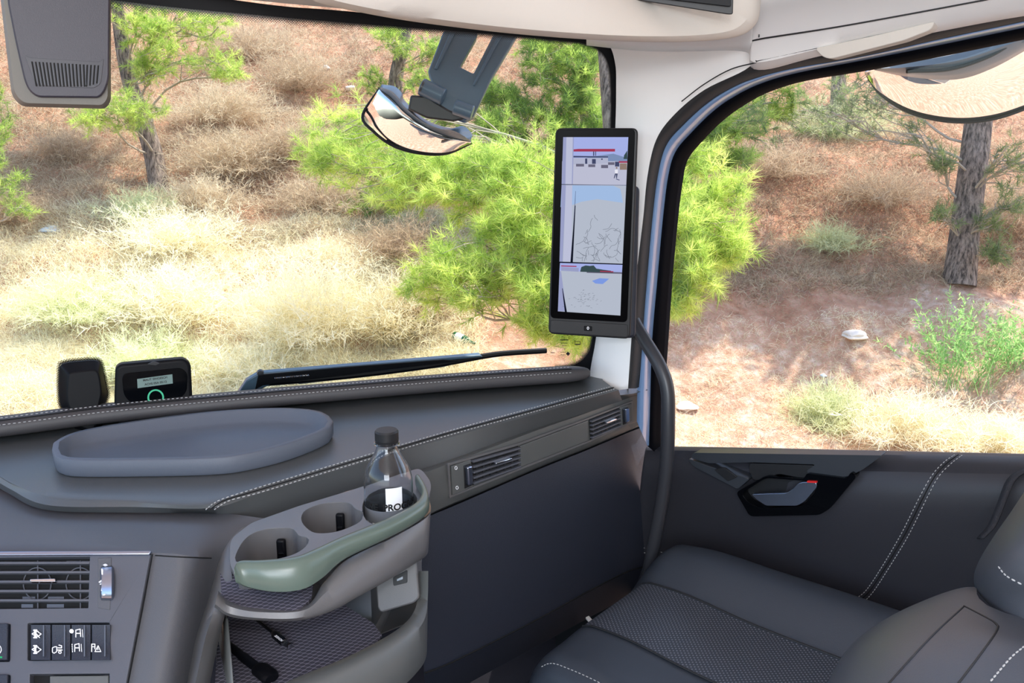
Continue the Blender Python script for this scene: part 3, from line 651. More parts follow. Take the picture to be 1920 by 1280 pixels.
vb = len(b.v); b.add(insd(.06, -.489), [tuple(range(80))]); b.add(insd(.03, -.4935), [tuple(range(80))])
b.build('tray_body', M['tray'], TR, ang=50)
# shadow-gap foot ring beneath
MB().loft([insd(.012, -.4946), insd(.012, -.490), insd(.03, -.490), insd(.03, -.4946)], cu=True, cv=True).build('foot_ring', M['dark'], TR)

# ------------------------------------------------------------------ cup holder console
CH = thing('cup_holder_console', 'grey moulded cup holder shelf with green grip bar at the dash end', 'console', P(620, 1000, 'Z', -.7))
ZD = -.508
DK = PZ(ZD)
def ell(x, y, r, z, k=36):
    c = P(x, y, 'Z', z); return c, [(c+Vector((r*math.cos(a), r*math.sin(a), 0))) for a in [2*math.pi*j/k for j in range(k)]]
def topx(p):
    q = p-CAM; d = q.dot(FW); return (960+F*q.dot(RT)/d, 640-F*q.dot(UP)/d)
cups = [(506, 1019, .046), (630, 971, .046), (729, 936, .049)]
cc = [(P(x, y, 'Z', ZD), r) for x, y, r in cups]
ho = [[(443, 1052), (449, 1025), (468, 1003), (498, 992), (530, 989), (550, 991), (560, 1003), (578, 1008), (576, 1020), (560, 1034), (530, 1045), (487, 1051)],
      [(590, 998), (572, 986), (565, 972), (572, 957), (600, 945), (635, 941), (656, 943), (666, 953), (680, 960), (676, 976), (650, 990), (620, 998)],
      [(702, 982), (685, 972), (680, 948), (692, 926), (728, 913), (762, 916), (781, 930), (778, 946), (752, 962), (724, 976)]]
holes = [[tuple(q) for q in cat(h_, 44, True)] for h_ in ho]
deck = [(430, 1055), (432, 1010), (470, 980), (560, 948), (660, 918), (788, 876), (810, 905), (802, 944), (660, 1020), (600, 1053), (540, 1072), (440, 1076)]
plate('deck', DK, rnd(deck, 12), holes, -.006, 0, M['grey'], CH, bevel=.0035, seg=3)
for i, h_ in enumerate(holes):
    top = [DK.at(*q) for q in h_]; c = sum(top, Vector())/len(top)
    sc = lambda k, z: [c+(p-c)*k+Vector((0, 0, z)) for p in top]
    w_ = MB().loft([sc(1, -.001), sc(.985, -.02), sc(.96, -.074), sc(.90, -.078), sc(.02, -.078)], cu=True).build('cup_well', M['grey'], CH, recalc=False)
    if i < 2:
        x, y = ((527, 1002), (638, 955))[i]
        a = (P(x, y-14, 'Z', ZD)-c); a.z = 0; a.normalize(); s_ = Vector((-a.y, a.x, 0)); q = P(x, y-10, 'Z', ZD)-a*.004+Vector((0, 0, -.028))
        MB().box(q, a*.004, s_*.0062, Vector((0, 0, .016))).build('grip_spring', M['black'], w_, bevel=.003)
        MB().box(q-a*.004+Vector((0, 0, -.004)), a*.001, s_*.0035, Vector((0, 0, .0012))).build('spring_pin', M['chrome'], w_)
# grip bar
it = [(441, 1062), (452, 1049), (490, 1047), (551, 1041), (591, 1025), (640, 1003), (721, 970), (761, 951), (784, 933), (790, 914), (776, 888)]
ot = [(438, 1066), (447, 1058), (490, 1058), (556, 1052), (602, 1036), (650, 1013), (732, 982), (784, 953), (802, 934), (799, 911), (786, 888)]
ob = [(439, 1086), (470, 1106), (524, 1117), (571, 1112), (606, 1090), (648, 1050), (728, 1010), (784, 979), (805, 960), (804, 938), (792, 915)]
n = 70; I_, O_, B_ = par(it, n), par(ot, n), par(ob, n)
zt = -.488
dO = [(P(x, y, 'Z', zt)-CAM).dot(FW) for x, y in O_]
r1 = [P(x, y, 'Z', zt) for x, y in I_]; r2 = [P(x, y, 'Z', zt) for x, y in O_]
r3 = [P(x, y, 'D', d-.004) for (x, y), d in zip(O_*.6+B_*.4, dO)]
r4 = [P(x, y, 'D', d+.002) for (x, y), d in zip(B_, dO)]
r5 = [a*.45+c*.55+Vector((0, 0, -.0)) for a, c in zip([p-Vector((0, 0, .03)) for p in r1], r4)]
r1b = [p-Vector((0, 0, .018)) for p in r1]
b = MB(); b.loft([r1b, r1, [a*.5+c*.5+Vector((0, 0, .0015)) for a, c in zip(r1, r2)], r2, r3, r4, r5], cv=True, caps=True)
b.build('grip_bar', M['green'], CH, ang=60, sub=1)
# grey face below the bar, sweeping rim
ft_ = [(409, 1110), (430, 1128), (480, 1140), (572, 1136), (606, 1096), (648, 1051), (728, 1012), (784, 981), (806, 962), (806, 942), (794, 918)]
fb_ = [(402, 1138), (432, 1156), (490, 1163), (560, 1163), (620, 1146), (672, 1118), (730, 1086), (775, 1058), (800, 1040), (802, 1020), (796, 990)]
T_, Bt = par(ft_, n), par(fb_, n)
dF = [(P(x, y, 'Z', zt)-CAM).dot(FW) for x, y in par(ot, n)]
dB = [d+.002 for d in dF]
ra_ = [P(x, y, 'D', d+.012) for (x, y), d in zip(T_, dF)]
rb_ = [P(x, y, 'D', d-.004) for (x, y), d in zip(T_*.7+Bt*.3, dB)]
rc_ = [P(x, y, 'D', d-.006) for (x, y), d in zip(T_*.2+Bt*.8, dB)]
rd_ = [P(x, y, 'D', d+.004) for (x, y), d in zip(Bt, dB)]
re_ = [P(x, y-2, 'D', d+.06) for (x, y), d in zip(Bt, dB)]
inw = [p+(Vector((0, 0, -.004)))+(cc[1][0]-p)*.0 for p in ra_]
rin = [P(x, y-3, 'D', d+.05) for (x, y), d in zip(T_, dF)]
b = MB(); b.loft([rin, ra_, rb_, rc_, rd_, re_]); b.build('shelf_front', M['grey'], CH, recalc=False, ang=60)
# small textured shelf under grip bar
mh = mat('hex_mat', (52, 50, 60), .8)
def hexmat():
    nt = mh.node_tree; N = nt.nodes; L = nt.links; b = N['Principled BSDF']
    tc = N.new('ShaderNodeTexCoord'); m0 = N.new('ShaderNodeMapping'); m0.inputs['Rotation'].default_value = (0, 0, .49); L.new(tc.outputs['Object'], m0.inputs[0])
    sx = N.new('ShaderNodeSeparateXYZ'); L.new(m0.outputs[0], sx.inputs[0])
    def mth(op, a, c=None):
        n = N.new('ShaderNodeMath'); n.operation = op
        for k, q in enumerate((a, c)):
            if q is None: continue
            if isinstance(q, (int, float)): n.inputs[k].default_value = q
            else: L.new(q, n.inputs[k])
        return n.outputs[0]
    def zig(ph):
        t = mth('ABSOLUTE', mth('SUBTRACT', mth('FRACT', mth('ADD', mth('MULTIPLY', sx.outputs[0], 82), ph)), .5))
        t = mth('MINIMUM', mth('MAXIMUM', mth('SUBTRACT', mth('MULTIPLY', t, 4), .5), 0), 1); return mth('MULTIPLY', t, .34)
    v = mth('MULTIPLY', sx.outputs[1], 118)
    l1 = mth('LESS_THAN', mth('FRACT', mth('ADD', v, zig(0))), .11); l2 = mth('LESS_THAN', mth('FRACT', mth('ADD', mth('ADD', v, .5), zig(.5))), .11)
    f = mth('MAXIMUM', l1, l2)
    mx = N.new('ShaderNodeMix'); mx.data_type = 'RGBA'; L.new(f, mx.inputs['Factor']); mx.inputs['A'].default_value = (*lin((64, 62, 72)), 1); mx.inputs['B'].default_value = (*lin((140, 136, 150)), 1)
    L.new(mx.outputs['Result'], b.inputs['Base Color'])
hexmat()
MB().slab(PZ(-.545), [(412, 1060), (570, 1060), (588, 1090), (584, 1120), (560, 1146), (470, 1146), (416, 1134)], -.004, 0).build('small_shelf_mat', mh, CH)
# left upright frame
fp = [(478, 972, 1.262), (446, 996, 1.235), (424, 1024, 1.20), (414, 1060, 1.165), (409, 1110, 1.12), (396, 1160, 1.085), (384, 1200, 1.07), (362, 1300, 1.045)]
ga = cat(fp, 40)
fr = [(26, 0), (40, 0)]
fpo = [(440, 985, 1.25), (415, 1015, 1.23), (402, 1060, 1.2), (392, 1110, 1.16), (378, 1160, 1.12), (362, 1210, 1.10), (345, 1300, 1.07), (330, 1340, 1.06)]
fpi = [(500, 975, 1.25), (466, 1000, 1.23), (442, 1026, 1.19), (434, 1060, 1.14), (436, 1110, 1.10), (420, 1160, 1.09), (408, 1210, 1.09), (390, 1300, 1.07)]
A, Bm, Ci = par(fpo, 40), par(fp, 40), par(fpi, 40)
row = lambda r, dd=0: [P(x, y, 'D', d+dd) for x, y, d in r]
b = MB(); b.loft([row(A, .06), row(A), row(A*.5+Bm*.5, -.012), row(Bm, -.014), row(Bm*.5+Ci*.5, -.010), row(Ci, .004), row(Ci, .06)]); b.build('side_frame', M['grey'], CH, recalc=False, ang=60)
# lower storage shelf
Z2 = -.655
MB().slab(PZ(Z2), [(410, 1150), (640, 1130), (700, 1168), (716, 1190), (640, 1300), (560, 1340), (400, 1340)], -.003, 0).build('storage_mat', mh, CH)
lt = [(470, 1310), (560, 1268), (640, 1236), (712, 1200), (757, 1170), (778, 1142), (784, 1110), (786, 1070)]
lo_ = [(520, 1330), (600, 1290), (668, 1256), (735, 1218), (776, 1188), (797, 1158), (802, 1120), (803, 1070)]
lw = [(540, 1420), (620, 1370), (690, 1330), (750, 1290), (780, 1262), (798, 1235), (801, 1200), (801, 1150)]
n = 50; zl = -.63
A, Bq, Cq = par(lt, n), par(lo_, n), par(lw, n)
dl = [min((P(x, y, 'Z', zl)-CAM).dot(FW), 1.235) for x, y in Bq]
b = MB(); b.loft([[P(x, y, 'D', d+.03) for (x, y), d in zip(A+np.array([-3, 12]), dl)], [P(x, y, 'D', d+.012) for (x, y), d in zip(A, dl)], [P(x, y, 'D', d-.003) for (x, y), d in zip(A*.5+Bq*.5, dl)], [P(x, y, 'D', d-.006) for (x, y), d in zip(Bq, dl)], [P(x, y, 'D', d+.0) for (x, y), d in zip(Bq*.5+Cq*.5, dl)], [P(x, y, 'D', d+.005) for (x, y), d in zip(Cq, dl)], [P(x, y, 'D', d+.06) for (x, y), d in zip(Cq, dl)]])
b.build('lower_rim', M['fascia'], CH, recalc=False, ang=60)
MB().tube([P(x, y, 'D', d-.0055) for (x, y), d in zip(cat([(600, 1320), (700, 1262), (770, 1222), (800, 1200)], 20), np.linspace(1.1, 1.235, 20))], .0012, k=6).build('seam', M['void'], CH)
# back and side walls of storage
def ws(name, px, m=M['grey'], sol=.002, parent=CH): return MB().poly([P(x, y, 'D', d) for x, y, d in px]).build(name, m, parent, solid=sol)
ws('storage_wall', [(404, 1130, 1.34), (700, 1040, 1.42), (704, 1176, 1.33), (410, 1160, 1.24)], M['fascia'])
ws('storage_wall', [(694, 1030, 1.40), (792, 1010, 1.30), (788, 1160, 1.25), (712, 1190, 1.27), (700, 1178, 1.33)], M['grey'])
ws('storage_wall', [(405, 1130, 1.25), (425, 1160, 1.10), (440, 1345, 1.02), (405, 1345, 1.10)], M['fascia'])
UP_ = PL(P(740, 1100, 'D', 1.235), Vector((.35, -.1, 0))*-1 + (CAM-P(740, 1100, 'D', 1.235)).normalized())
bx_ = MB().slab(UP_, rnd([(704, 1085), (780, 1050), (786, 1120), (776, 1130), (714, 1148), (708, 1140)], 6), -.03, 0).build('socket_box', M['grey'], CH, bevel=.003)
pt = MB().slab(UP_, rnd([(737, 1082), (764, 1066), (764, 1092), (738, 1098)], 3), 0, .0012).build('usb_port', M['fascia'], bx_, bevel=.0004) if False else MB().slab(UP_, rnd([(737, 1082), (764, 1068), (764, 1092), (738, 1098)], 3), 0, .0012).build('usb_port', M['dark'], CH, bevel=.0004)
MB().slab(UP_, [(745, 1085), (756, 1080), (756, 1085), (745, 1089)], .001, .002).build('usb_contact', M['usb'], pt)
MB().tube([P(x, y, 'D', 1.235) for x, y in cat([(770, 1118), (775, 1140), (765, 1160), (740, 1172), (712, 1184)], 24)], [.0045*(1-.8*i/23) for i in range(24)], k=8).build('rim_highlight', M['white'], CH) if False else None
MB().lathe(P(716, 1276, 'D', 1.15), [(0, .0), (.0035, .0), (.0045, -.002)], k=12, axis=-FW).build('screw', M['black'], CH)

# ------------------------------------------------------------------ bottle in third cup
BC, BR = cc[2]; BC = BC+Vector((0, 0, 0))
by = (BC-CAM)
BB = thing('water_bottle', 'clear plastic bottle with black screw cap standing in the cup holder', 'bottle', BC+Vector((0, 0, -.077)))
BC = BC+Vector((.0, .0, 0)); base = BC+Vector((0, 0, -.076))
topz = (P(725, 795, 'D', by.dot(FW))-base).z
H = topz
mg = bpy.data.materials.new('bottle_plastic'); mg.use_nodes = True; q = mg.node_tree.nodes['Principled BSDF']
q.inputs['Transmission Weight'].default_value = 1; q.inputs['Roughness'].default_value = .02; q.inputs['IOR'].default_value = 1.38; q.inputs['Base Color'].default_value = (.93, .95, .97, 1)
pr = [(.0, .002), (.02, .0), (.031, .004), (.0345, .012), (.035, .05), (.035, .56*H), (.0345, .60*H), (.031, .68*H), (.0235, .76*H), (.0175, .82*H), (.0145, .87*H), (.0140, .90*H)]
pro = cat(pr, 50)
b = MB().lathe(base, [tuple(p) for p in pro], k=48); bo = b.build('bottle_body', mg, BB, solid=.0012)
MB().lathe(base, [(.0142, .885*H), (.0182, .888*H), (.0182, .896*H), (.0142, .90*H)], k=40, closed=True).build('neck_ring', mg, BB)
MB().lathe(base, [(.0155, .90*H), (.0165, .90*H), (.0168, .915*H), (.0160, .918*H), (.0168, .921*H), (.0168, .985*H), (.0150, .999*H), (0, H)], k=40).build('screw_cap', M['dark'], BB)
wat = mat('water', (255, 255, 255), .0)
az = math.atan2((CAM-base).y, (CAM-base).x)
MLz = (P(735, 932, 'D', by.dot(FW)-.03)-base).z
# white sticker and printed band
b = MB(); rows = []
for z in np.linspace(MLz-.018, MLz+.016, 5):
    rows.append([base+Vector((math.cos(az+a)*.0356, math.sin(az+a)*.0356, z)) for a in np.linspace(-.12, .55, 10)])
b.loft(rows); b.build('sticker', mat('sticker_white', (245, 246, 248), .4), BB, recalc=False)
lz = (P(735, 958, 'D', by.dot(FW)-.03)-base).z
text('lettering', 'MINE  PROGRESS', None, (1, 0, 0), (0, 0, 1), .0135, M['void'], BB, bend=((base.x, base.y, base.z+lz+.006), .0359, az+.1))
b = MB(); b.loft([[base+Vector((math.cos(az+a)*.0354, math.sin(az+a)*.0354, z)) for a in np.linspace(-3.1, 3.1, 60)] for z in (.012, lz+.0005)]); b.build('label_band', mat('label_grey', (120, 124, 130), .4), BB, recalc=False)
text('lettering', 'OVER', None, (1, 0, 0), (0, 0, 1), .024, M['white'], BB, bend=((base.x, base.y, base.z+lz-.028), .0358, az-.75))

# ------------------------------------------------------------------ USB cables
UC = thing('usb_cable', 'thin black charging cable with metal plug tip on the textured shelf', 'cable', P(525, 1195, 'Z', Z2))
ph = lambda x, y, z=Z2+.005: P(x, y, 'Z', z)
MB().tube([ph(*p) for p in cat([(440, 1120), (480, 1160), (512, 1186)], 16)], .0022, k=8).build('cord', M['black'], UC)
MB().tube([ph(512, 1186), ph(516, 1190), ph(530, 1202), ph(533, 1204)], [.003, .0055, .0055, .004], k=10).build('plug_body', M['black'], UC)
MB().tube([ph(533, 1204), ph(536, 1206)], .0045, k=10).build('plug_collar', M['usb'], UC)
MB().tube([ph(536, 1206), ph(543, 1211)], .0035, k=8).build('plug_tip', M['dark'], UC)
MB().tube([ph(541.5, 1210), ph(544, 1212)], .0037, k=8).build('plug_end', M['usb'], UC)
xd = (ph(533, 1204)-ph(515, 1190)).normalized()
text('lettering', 'HOVIDE', ph(523, 1196, Z2+.0107), -xd, Vector((0, 0, 1)).cross(-xd), .005, M['icon'], UC)
CB = thing('black_cable', 'thick flat black cable with moulded plug crossing the lower shelf mat', 'cable', P(460, 1230, 'Z', Z2))
MB().tube([ph(*p) for p in cat([(424, 1206), (445, 1222), (470, 1242), (492, 1258)], 14)], [.006]*6+[.007]*8, k=10, flat=.5).build('cord', M['black'], CB)
MB().tube([ph(*p) for p in [(484, 1250), (488, 1254), (506, 1268), (510, 1272)]], [.009, .012, .012, .009], k=12, flat=.6).build('plug_body', M['black'], CB)

# ================================================================== DEVICES
# monitor
MD = 1.70
mh_ = Vector((math.sin(math.radians(53)), math.cos(math.radians(53)), 0))
MP = PL(CAM+mh_*1.66, mh_)
MO = thing('mirror_monitor', 'tall black camera mirror screen mounted on the white windscreen pillar', 'monitor', MP.at(1105, 630))
fr_ = [(1042, 240), (1197, 240), (1182, 636), (1028, 626)]
MB().slab(MP, rnd(fr_, 12), -.022, 0).build('housing', M['dark'], MO, bevel=.003, seg=3)
MB().slab(MP, rnd([(1044, 243), (1191, 242), (1176, 604), (1032, 596)], 9), 0, .0015).build('front_glass', mat('screen_bezel', (5, 5, 7), .3, spec=.03), MO, bevel=.0006)
MB().slab(MP, rnd([(1032, 599), (1177, 608), (1177, 632), (1031, 623)], 5), 0, .002).build('chin', M['dark'], MO, bevel=.001)
pb = MB().slab(MP, rnd([(1095, 610), (1110, 611), (1110, 620), (1095, 619)], 2), .001, .004).build('power_button', M['black'], MO, bevel=.001)
b = MB(); b.tube([MP.at(1102.5+1.6*math.cos(a), 615+2.4*math.sin(a), .0045) for a in np.linspace(0, 6.28, 14)], .0006, k=5); b.build('button_ring', M['icon'], pb)
# screen pictures: flat emissive polygons
cols = dict(sky=(172, 184, 240), wall=(196, 200, 226), red=(170, 60, 90), hill=(130, 150, 190), bld=(186, 190, 214), dk=(70, 76, 110), gnd=(196, 198, 220), veh=(110, 108, 130), tan=(150, 130, 120), blue=(150, 188, 240), gnd2=(188, 196, 212), crack=(120, 126, 140), side=(160, 166, 206), line=(70, 80, 120), tree=(60, 80, 84), spot=(130, 160, 235), shirt=(244, 244, 255), trl=(168, 196, 236), blk=(20, 24, 40), pale=(205, 208, 224))
ck = list(cols); mats_ = [emis('screen_'+k, v, .9) for k, v in cols.items()]
b = MB(); rr = random.Random(7)
def sp(k, px, t): b.slab(MP, px, t-.00005, t, ck.index(k))
sp('sky', [(1056, 257), (1178, 257), (1176, 300), (1055, 300)], .0020)
sp('hill', [(1075, 300), (1120, 292), (1150, 288), (1176, 296), (1176, 304), (1075, 304)], .0021)
sp('gnd', [(1054, 302), (1176, 302), (1174, 347), (1053, 345)], .0021)
sp('tree', [(1170, 291), (1176, 282), (1176, 298), (1169, 298)], .0022)
sp('bld', [(1074, 296), (1140, 296), (1140, 306), (1074, 308)], .0022)
sp('dk', [(1074, 292), (1140, 293), (1140, 295), (1074, 295)], .0023)
for x0, x1, y0, y1 in ((1097, 1101, 297, 307), (1110, 1117, 298, 307), (1127, 1130, 297, 299.5), (1112, 1114, 284, 292), (1116, 1117.5, 284, 292)): sp('dk', [(x0, y0), (x1, y0), (x1, y1), (x0, y1)], .0024)
sp('red', [(1074, 280), (1084, 279), (1153, 279), (1153, 284), (1074, 284)], .0024)
for x0, x1, y0, y1, c in ((1080, 1095, 307, 312, 'veh'), (1103, 1116, 308, 313, 'veh'), (1127, 1140, 309, 315, 'veh'), (1140, 1152, 304, 309, 'veh'), (1162, 1175, 306, 318, 'tan'), (1153, 1161, 303, 312, 'dk'), (1160, 1176, 302, 305, 'red')): sp(c, [(x0, y0), (x1, y0), (x1, y1), (x0, y1)], .0024)
sp('side', [(1056, 257), (1076, 257), (1074, 345), (1053, 345)], .0025)
sp('wall', [(1062, 257), (1074, 257), (1072, 345), (1060, 345)], .0026)
# person in the picture
sp('shirt', [(1152.5, 318), (1158.5, 318), (1158, 325), (1153, 325)], .0027); sp('dk', [(1153, 325), (1155.4, 325), (1152, 334), (1150.5, 334)], .0027); sp('dk', [(1155, 325), (1158, 325), (1156.5, 334), (1155, 334)], .0027); sp('tan', circ(1156, 314.5, 1.7, 8), .0027); sp('line', [(1155, 334.5), (1162, 337), (1161, 338), (1155, 336)], .0027)
sp('line', [(1053, 345.6), (1174, 346.6), (1174, 347.4), (1053, 346.4)], .0028)
sp('gnd2', [(1053, 346), (1174, 347.5), (1167, 494), (1049, 490)], .0020)
sp('trl', [(1053, 347), (1150, 348), (1163, 354), (1168, 380), (1140, 376), (1120, 373), (1090, 378), (1068, 386), (1051, 388)], .0021)
sp('side', [(1053, 347), (1061, 347), (1055, 490), (1049, 490)], .0022); sp('wall', [(1061, 347), (1073, 347), (1071, 490), (1056, 490)], .0022)
sp('line', [(1079, 358), (1079.6, 358), (1073, 491), (1070.5, 491)], .0026); sp('blk', [(1078, 385), (1079.2, 385), (1074, 491), (1069.5, 491)], .0027)
def crack(x, y, a, l, t=.0024, wd=.35):
    for _ in range(int(l)):
        a += rr.uniform(-.55, .55); x2, y2 = x+3.2*math.cos(a), y+3.2*math.sin(a)
        nx, ny = -math.sin(a)*wd, math.cos(a)*wd; sp('crack', [(x+nx, y+ny), (x2+nx, y2+ny), (x2-nx, y2-ny), (x-nx, y-ny)], t); x, y = x2, y2
        if not (1082 < x < 1164 and 388 < y < 488): break
for _ in range(46): crack(rr.uniform(1092, 1164), 488-abs(rr.gauss(0, 38)), rr.uniform(0, 6.28), rr.uniform(3, 10))
sp('blk', [(1049, 490), (1167, 494), (1167, 496), (1049, 492)], .0028)
sp('sky', [(1050, 492.5), (1167, 496), (1166, 512), (1049, 508)], .0020); sp('gnd2', [(1049, 507), (1166, 511), (1163, 591), (1046, 583)], .0021)
sp('red', [(1052, 497), (1081, 498), (1081, 500), (1052, 499)], .0023); sp('side', [(1052, 500), (1085, 502), (1085, 509), (1052, 507)], .0022)
sp('tree', [(1088, 507), (1090, 500), (1098, 497), (1106, 498), (1113, 497), (1118, 503), (1130, 505), (1145, 507), (1150, 511), (1088, 509)], .0024); sp('red', [(1125, 507), (1150, 508), (1150, 510), (1125, 509)], .0025); sp('veh', [(1100, 507), (1166, 510), (1166, 513), (1100, 511)], .0023)
sp('spot', [(1110, 526), (1124, 521), (1142, 522), (1135, 528), (1130, 532), (1116, 531)], .0023)
for _ in range(60):
    x, y = rr.gauss(1095, 14), rr.gauss(560, 6); a = rr.uniform(-.7, .3); sp('crack', [(x, y), (x+3*math.cos(a), y+3*math.sin(a)), (x+3*math.cos(a), y+3*math.sin(a)+.5), (x, y+.5)], .0024)
sp('side', [(1049, 508), (1052, 508), (1062, 583), (1046, 583)], .0023); sp('blk', [(1054, 540), (1055, 540), (1063, 584), (1059, 584)], .0024)
so = b.build('screen', mats_, MO, recalc=False)
# pillar bracket of monitor
MB().slab(MP, rnd([(1140, 352), (1202, 350), (1194, 640), (1140, 640)], 12), -.06, -.024).build('mount_bracket', M['lower'], MO, bevel=.006)

# grab tube
gp = [(1176, 560, 1.53), (1186, 598, 1.515), (1210, 640, 1.50), (1236, 684, 1.49), (1251, 728, 1.485), (1253, 790, 1.48), (1250, 870, 1.48), (1240, 945, 1.485), (1226, 1020, 1.49), (1212, 1090, 1.50), (1204, 1140, 1.51)]
g = MB().tube([P(x, y, 'X', v) for x, y, v in cat(gp, 60)], .0137, k=18).build('grab_pole', M['tube'])
tag(g, 'long bent black grab tube standing between the dash and passenger door', 'pole')

# toll box and sensor pod on windscreen
TP = PL(wsp(290, 740, .045), ray(290, 700)+Vector((0, 0, .2)))
TB = thing('toll_unit', 'black rounded electronic toll box with small display and green ring on windscreen', 'electronic device', TP.at(288, 762))
MB().slab(TP, rnd([(216, 690), (225, 683), (345, 672), (358, 682), (361, 745), (356, 800), (222, 800), (214, 760)], 10), -.03, 0).build('housing', M['black'], TB, bevel=.006, seg=4)
MB().slab(TP, rnd([(228, 700), (340, 689), (352, 700), (350, 734), (336, 748), (250, 758), (232, 742)], 12), 0, .0018).build('front_panel', M['gloss'], TB, bevel=.0008)
MB().slab(TP, rnd([(276, 682), (288, 677), (300, 680), (292, 684)], 2), -.002, .004).build('top_button', M['dark'], TB, bevel=.001)
dsp = MB().slab(TP, [(257, 710), (323, 701), (324, 718), (258, 727)], .001, .0026).build('display', mat('lcd', (110, 132, 128), .3, emit=.12), TB)
tx = (TP.at(323, 709)-TP.at(257, 718)).normalized(); ty = TP.n.cross(tx)
text('display_text', 'MAUT EINGESCH', TP.at(291, 710, .003), tx, ty, .0052, M['dark'], dsp); text('display_text', 'ACHS 05A 05:12', TP.at(292, 718, .003), tx, ty, .0052, M['dark'], dsp)
b = MB(); b.tube([TP.at(292+14*math.cos(a), 745+14*math.sin(a), .003) for a in np.linspace(0, 6.283, 33)], .0014, k=8); b.build('light_ring', emis('ring_green', (90, 205, 165), .9), TB)
RP = PL(wsp(155, 740, .030), ray(155, 720)+Vector((.05, 0, .15)))
RS = thing('sensor_pod', 'black faceted sensor pod on the windscreen left of the toll box', 'sensor', RP.at(156, 770))
ol = [(112, 690), (122, 680), (150, 676), (180, 675), (190, 684), (196, 712), (201, 740), (194, 766), (188, 810), (150, 812), (124, 775), (112, 750)]
il = [(128, 706), (134, 700), (150, 697), (176, 694), (184, 700), (188, 715), (190, 738), (186, 756), (178, 800), (152, 800), (134, 772), (126, 748)]
n = 60
A = cat(ol, n, True); B2 = cat(il, n, True)
b = MB(); b.loft([[RP.at(x, y, -.03) for x, y in A], [RP.at(x, y, 0) for x, y in A], [RP.at(x, y, .022) for x, y in B2]], cu=True); b.add([RP.at(x, y, .022) for x, y in B2], [tuple(range(n))])
b.build('pod_shell', M['black'], RS, bevel=.002)
ringo = [(x+(x-156)*.06, y+(y-730)*.05) for x, y in A]
# halftone frit halo printed on the glass round the pod
pa = [wsp(156+(x-156)*1.0, 730+(y-730)*1.0, -.027) for x, y in A[:]]
def halo():
    bm = bmesh.new(); uvl = bm.loops.layers.uv.new('UVMap'); us = [0]; pts = [wsp(x, y, -.0275) for x, y in A]; po = [wsp(156+(x-156)*1.13, 732+(y-732)*1.11, -.0275) for x, y in A]
    pts.append(pts[0]); po.append(po[0])
    for i in range(1, len(pts)): us.append(us[-1]+(pts[i]-pts[i-1]).length/.0042)
    va = [bm.verts.new(p) for p in pts]; vb = [bm.verts.new(p) for p in po]
    for i in range(len(pts)-1):
        f = bm.faces.new((va[i], va[i+1], vb[i+1], vb[i]))
        for l, q in zip(f.loops, ((us[i], 0), (us[i+1], 0), (us[i+1], 4), (us[i], 4))): l[uvl].uv = q
    me = bpy.data.meshes.new('frit_dots'); bm.to_mesh(me); bm.free(); link('frit_dots', me, FD, W1)
halo()

# overhead sensor housing upper left
HP = PL(P(120, 80, 'D', 1.10), ray(120, 90)+Vector((0, 0, -.1)))
SH = thing('sensor_housing', 'grey plastic sensor housing with dark slotted cover hanging at upper left', 'sensor housing', HP.at(110, 100))
A = rnd([(-6, -60), (208, -60), (208, 190), (198, 204), (40, 200), (22, 180)], 26, 8); Bq = [(105+(x-105)*.94, 60+(y-60)*.95) for x, y in A]
b = MB(); n = len(A); b.loft([[HP.at(x, y, -.06) for x, y in A], [HP.at(x, y, -.004) for x, y in A], [HP.at(x, y, .006) for x, y in Bq]], cu=True); b.add([HP.at(x, y, .006) for x, y in Bq], [tuple(range(n))])
b.build('housing_shell', mat('housing_beige', (104, 101, 94), .5, bump=.15, scale=900), SH, ang=50)
cv = [(10, -60), (206, -60), (204, 150), (196, 172), (186, 184), (70, 183), (54, 170), (46, 150), (30, 80), (16, 10)]
MB().slab(HP, rnd(cv, 10), .004, .014).build('front_cover', mat('cover_grey', (56, 54, 64), .45, bump=.2, scale=1200), SH, bevel=.002)
MB().slab(HP, rnd([(47, 104), (56, 110), (188, 118), (194, 110), (188, 158), (176, 166), (76, 162), (64, 152)], 5), .0135, .0155).build('grille_frame', mat('grille_grey', (48, 47, 56), .45), SH, bevel=.001)
b = MB()
for i in range(19):
    t = i/18; x = 61+t*123; y = 117+t*7; sk = 12*(1-t); hh = 46-t*6
    if i > 15: hh -= 2*(i-15)
    b.slab(HP, rnd([(x-1.6, y), (x+1.6, y), (x+1.6+sk*.7-(t > .8)*3, y+hh), (x-1.6+sk*.7-(t > .8)*3, y+hh)], 1.2), .0150, .0158)
b.build('grille_slot', M['void'], SH)
b = MB()
for i in range(19):
    t = i/18; x = 63.4+t*123; y = 118+t*7; sk = 12*(1-t); hh = 42-t*6
    b.slab(HP, [(x-.4, y), (x+.4, y), (x+.4+sk*.7-(t > .8)*3, y+hh), (x-.4+sk*.7-(t > .8)*3, y+hh)], .0150, .0162)
b.build('grille_rib', M['tray'], SH)

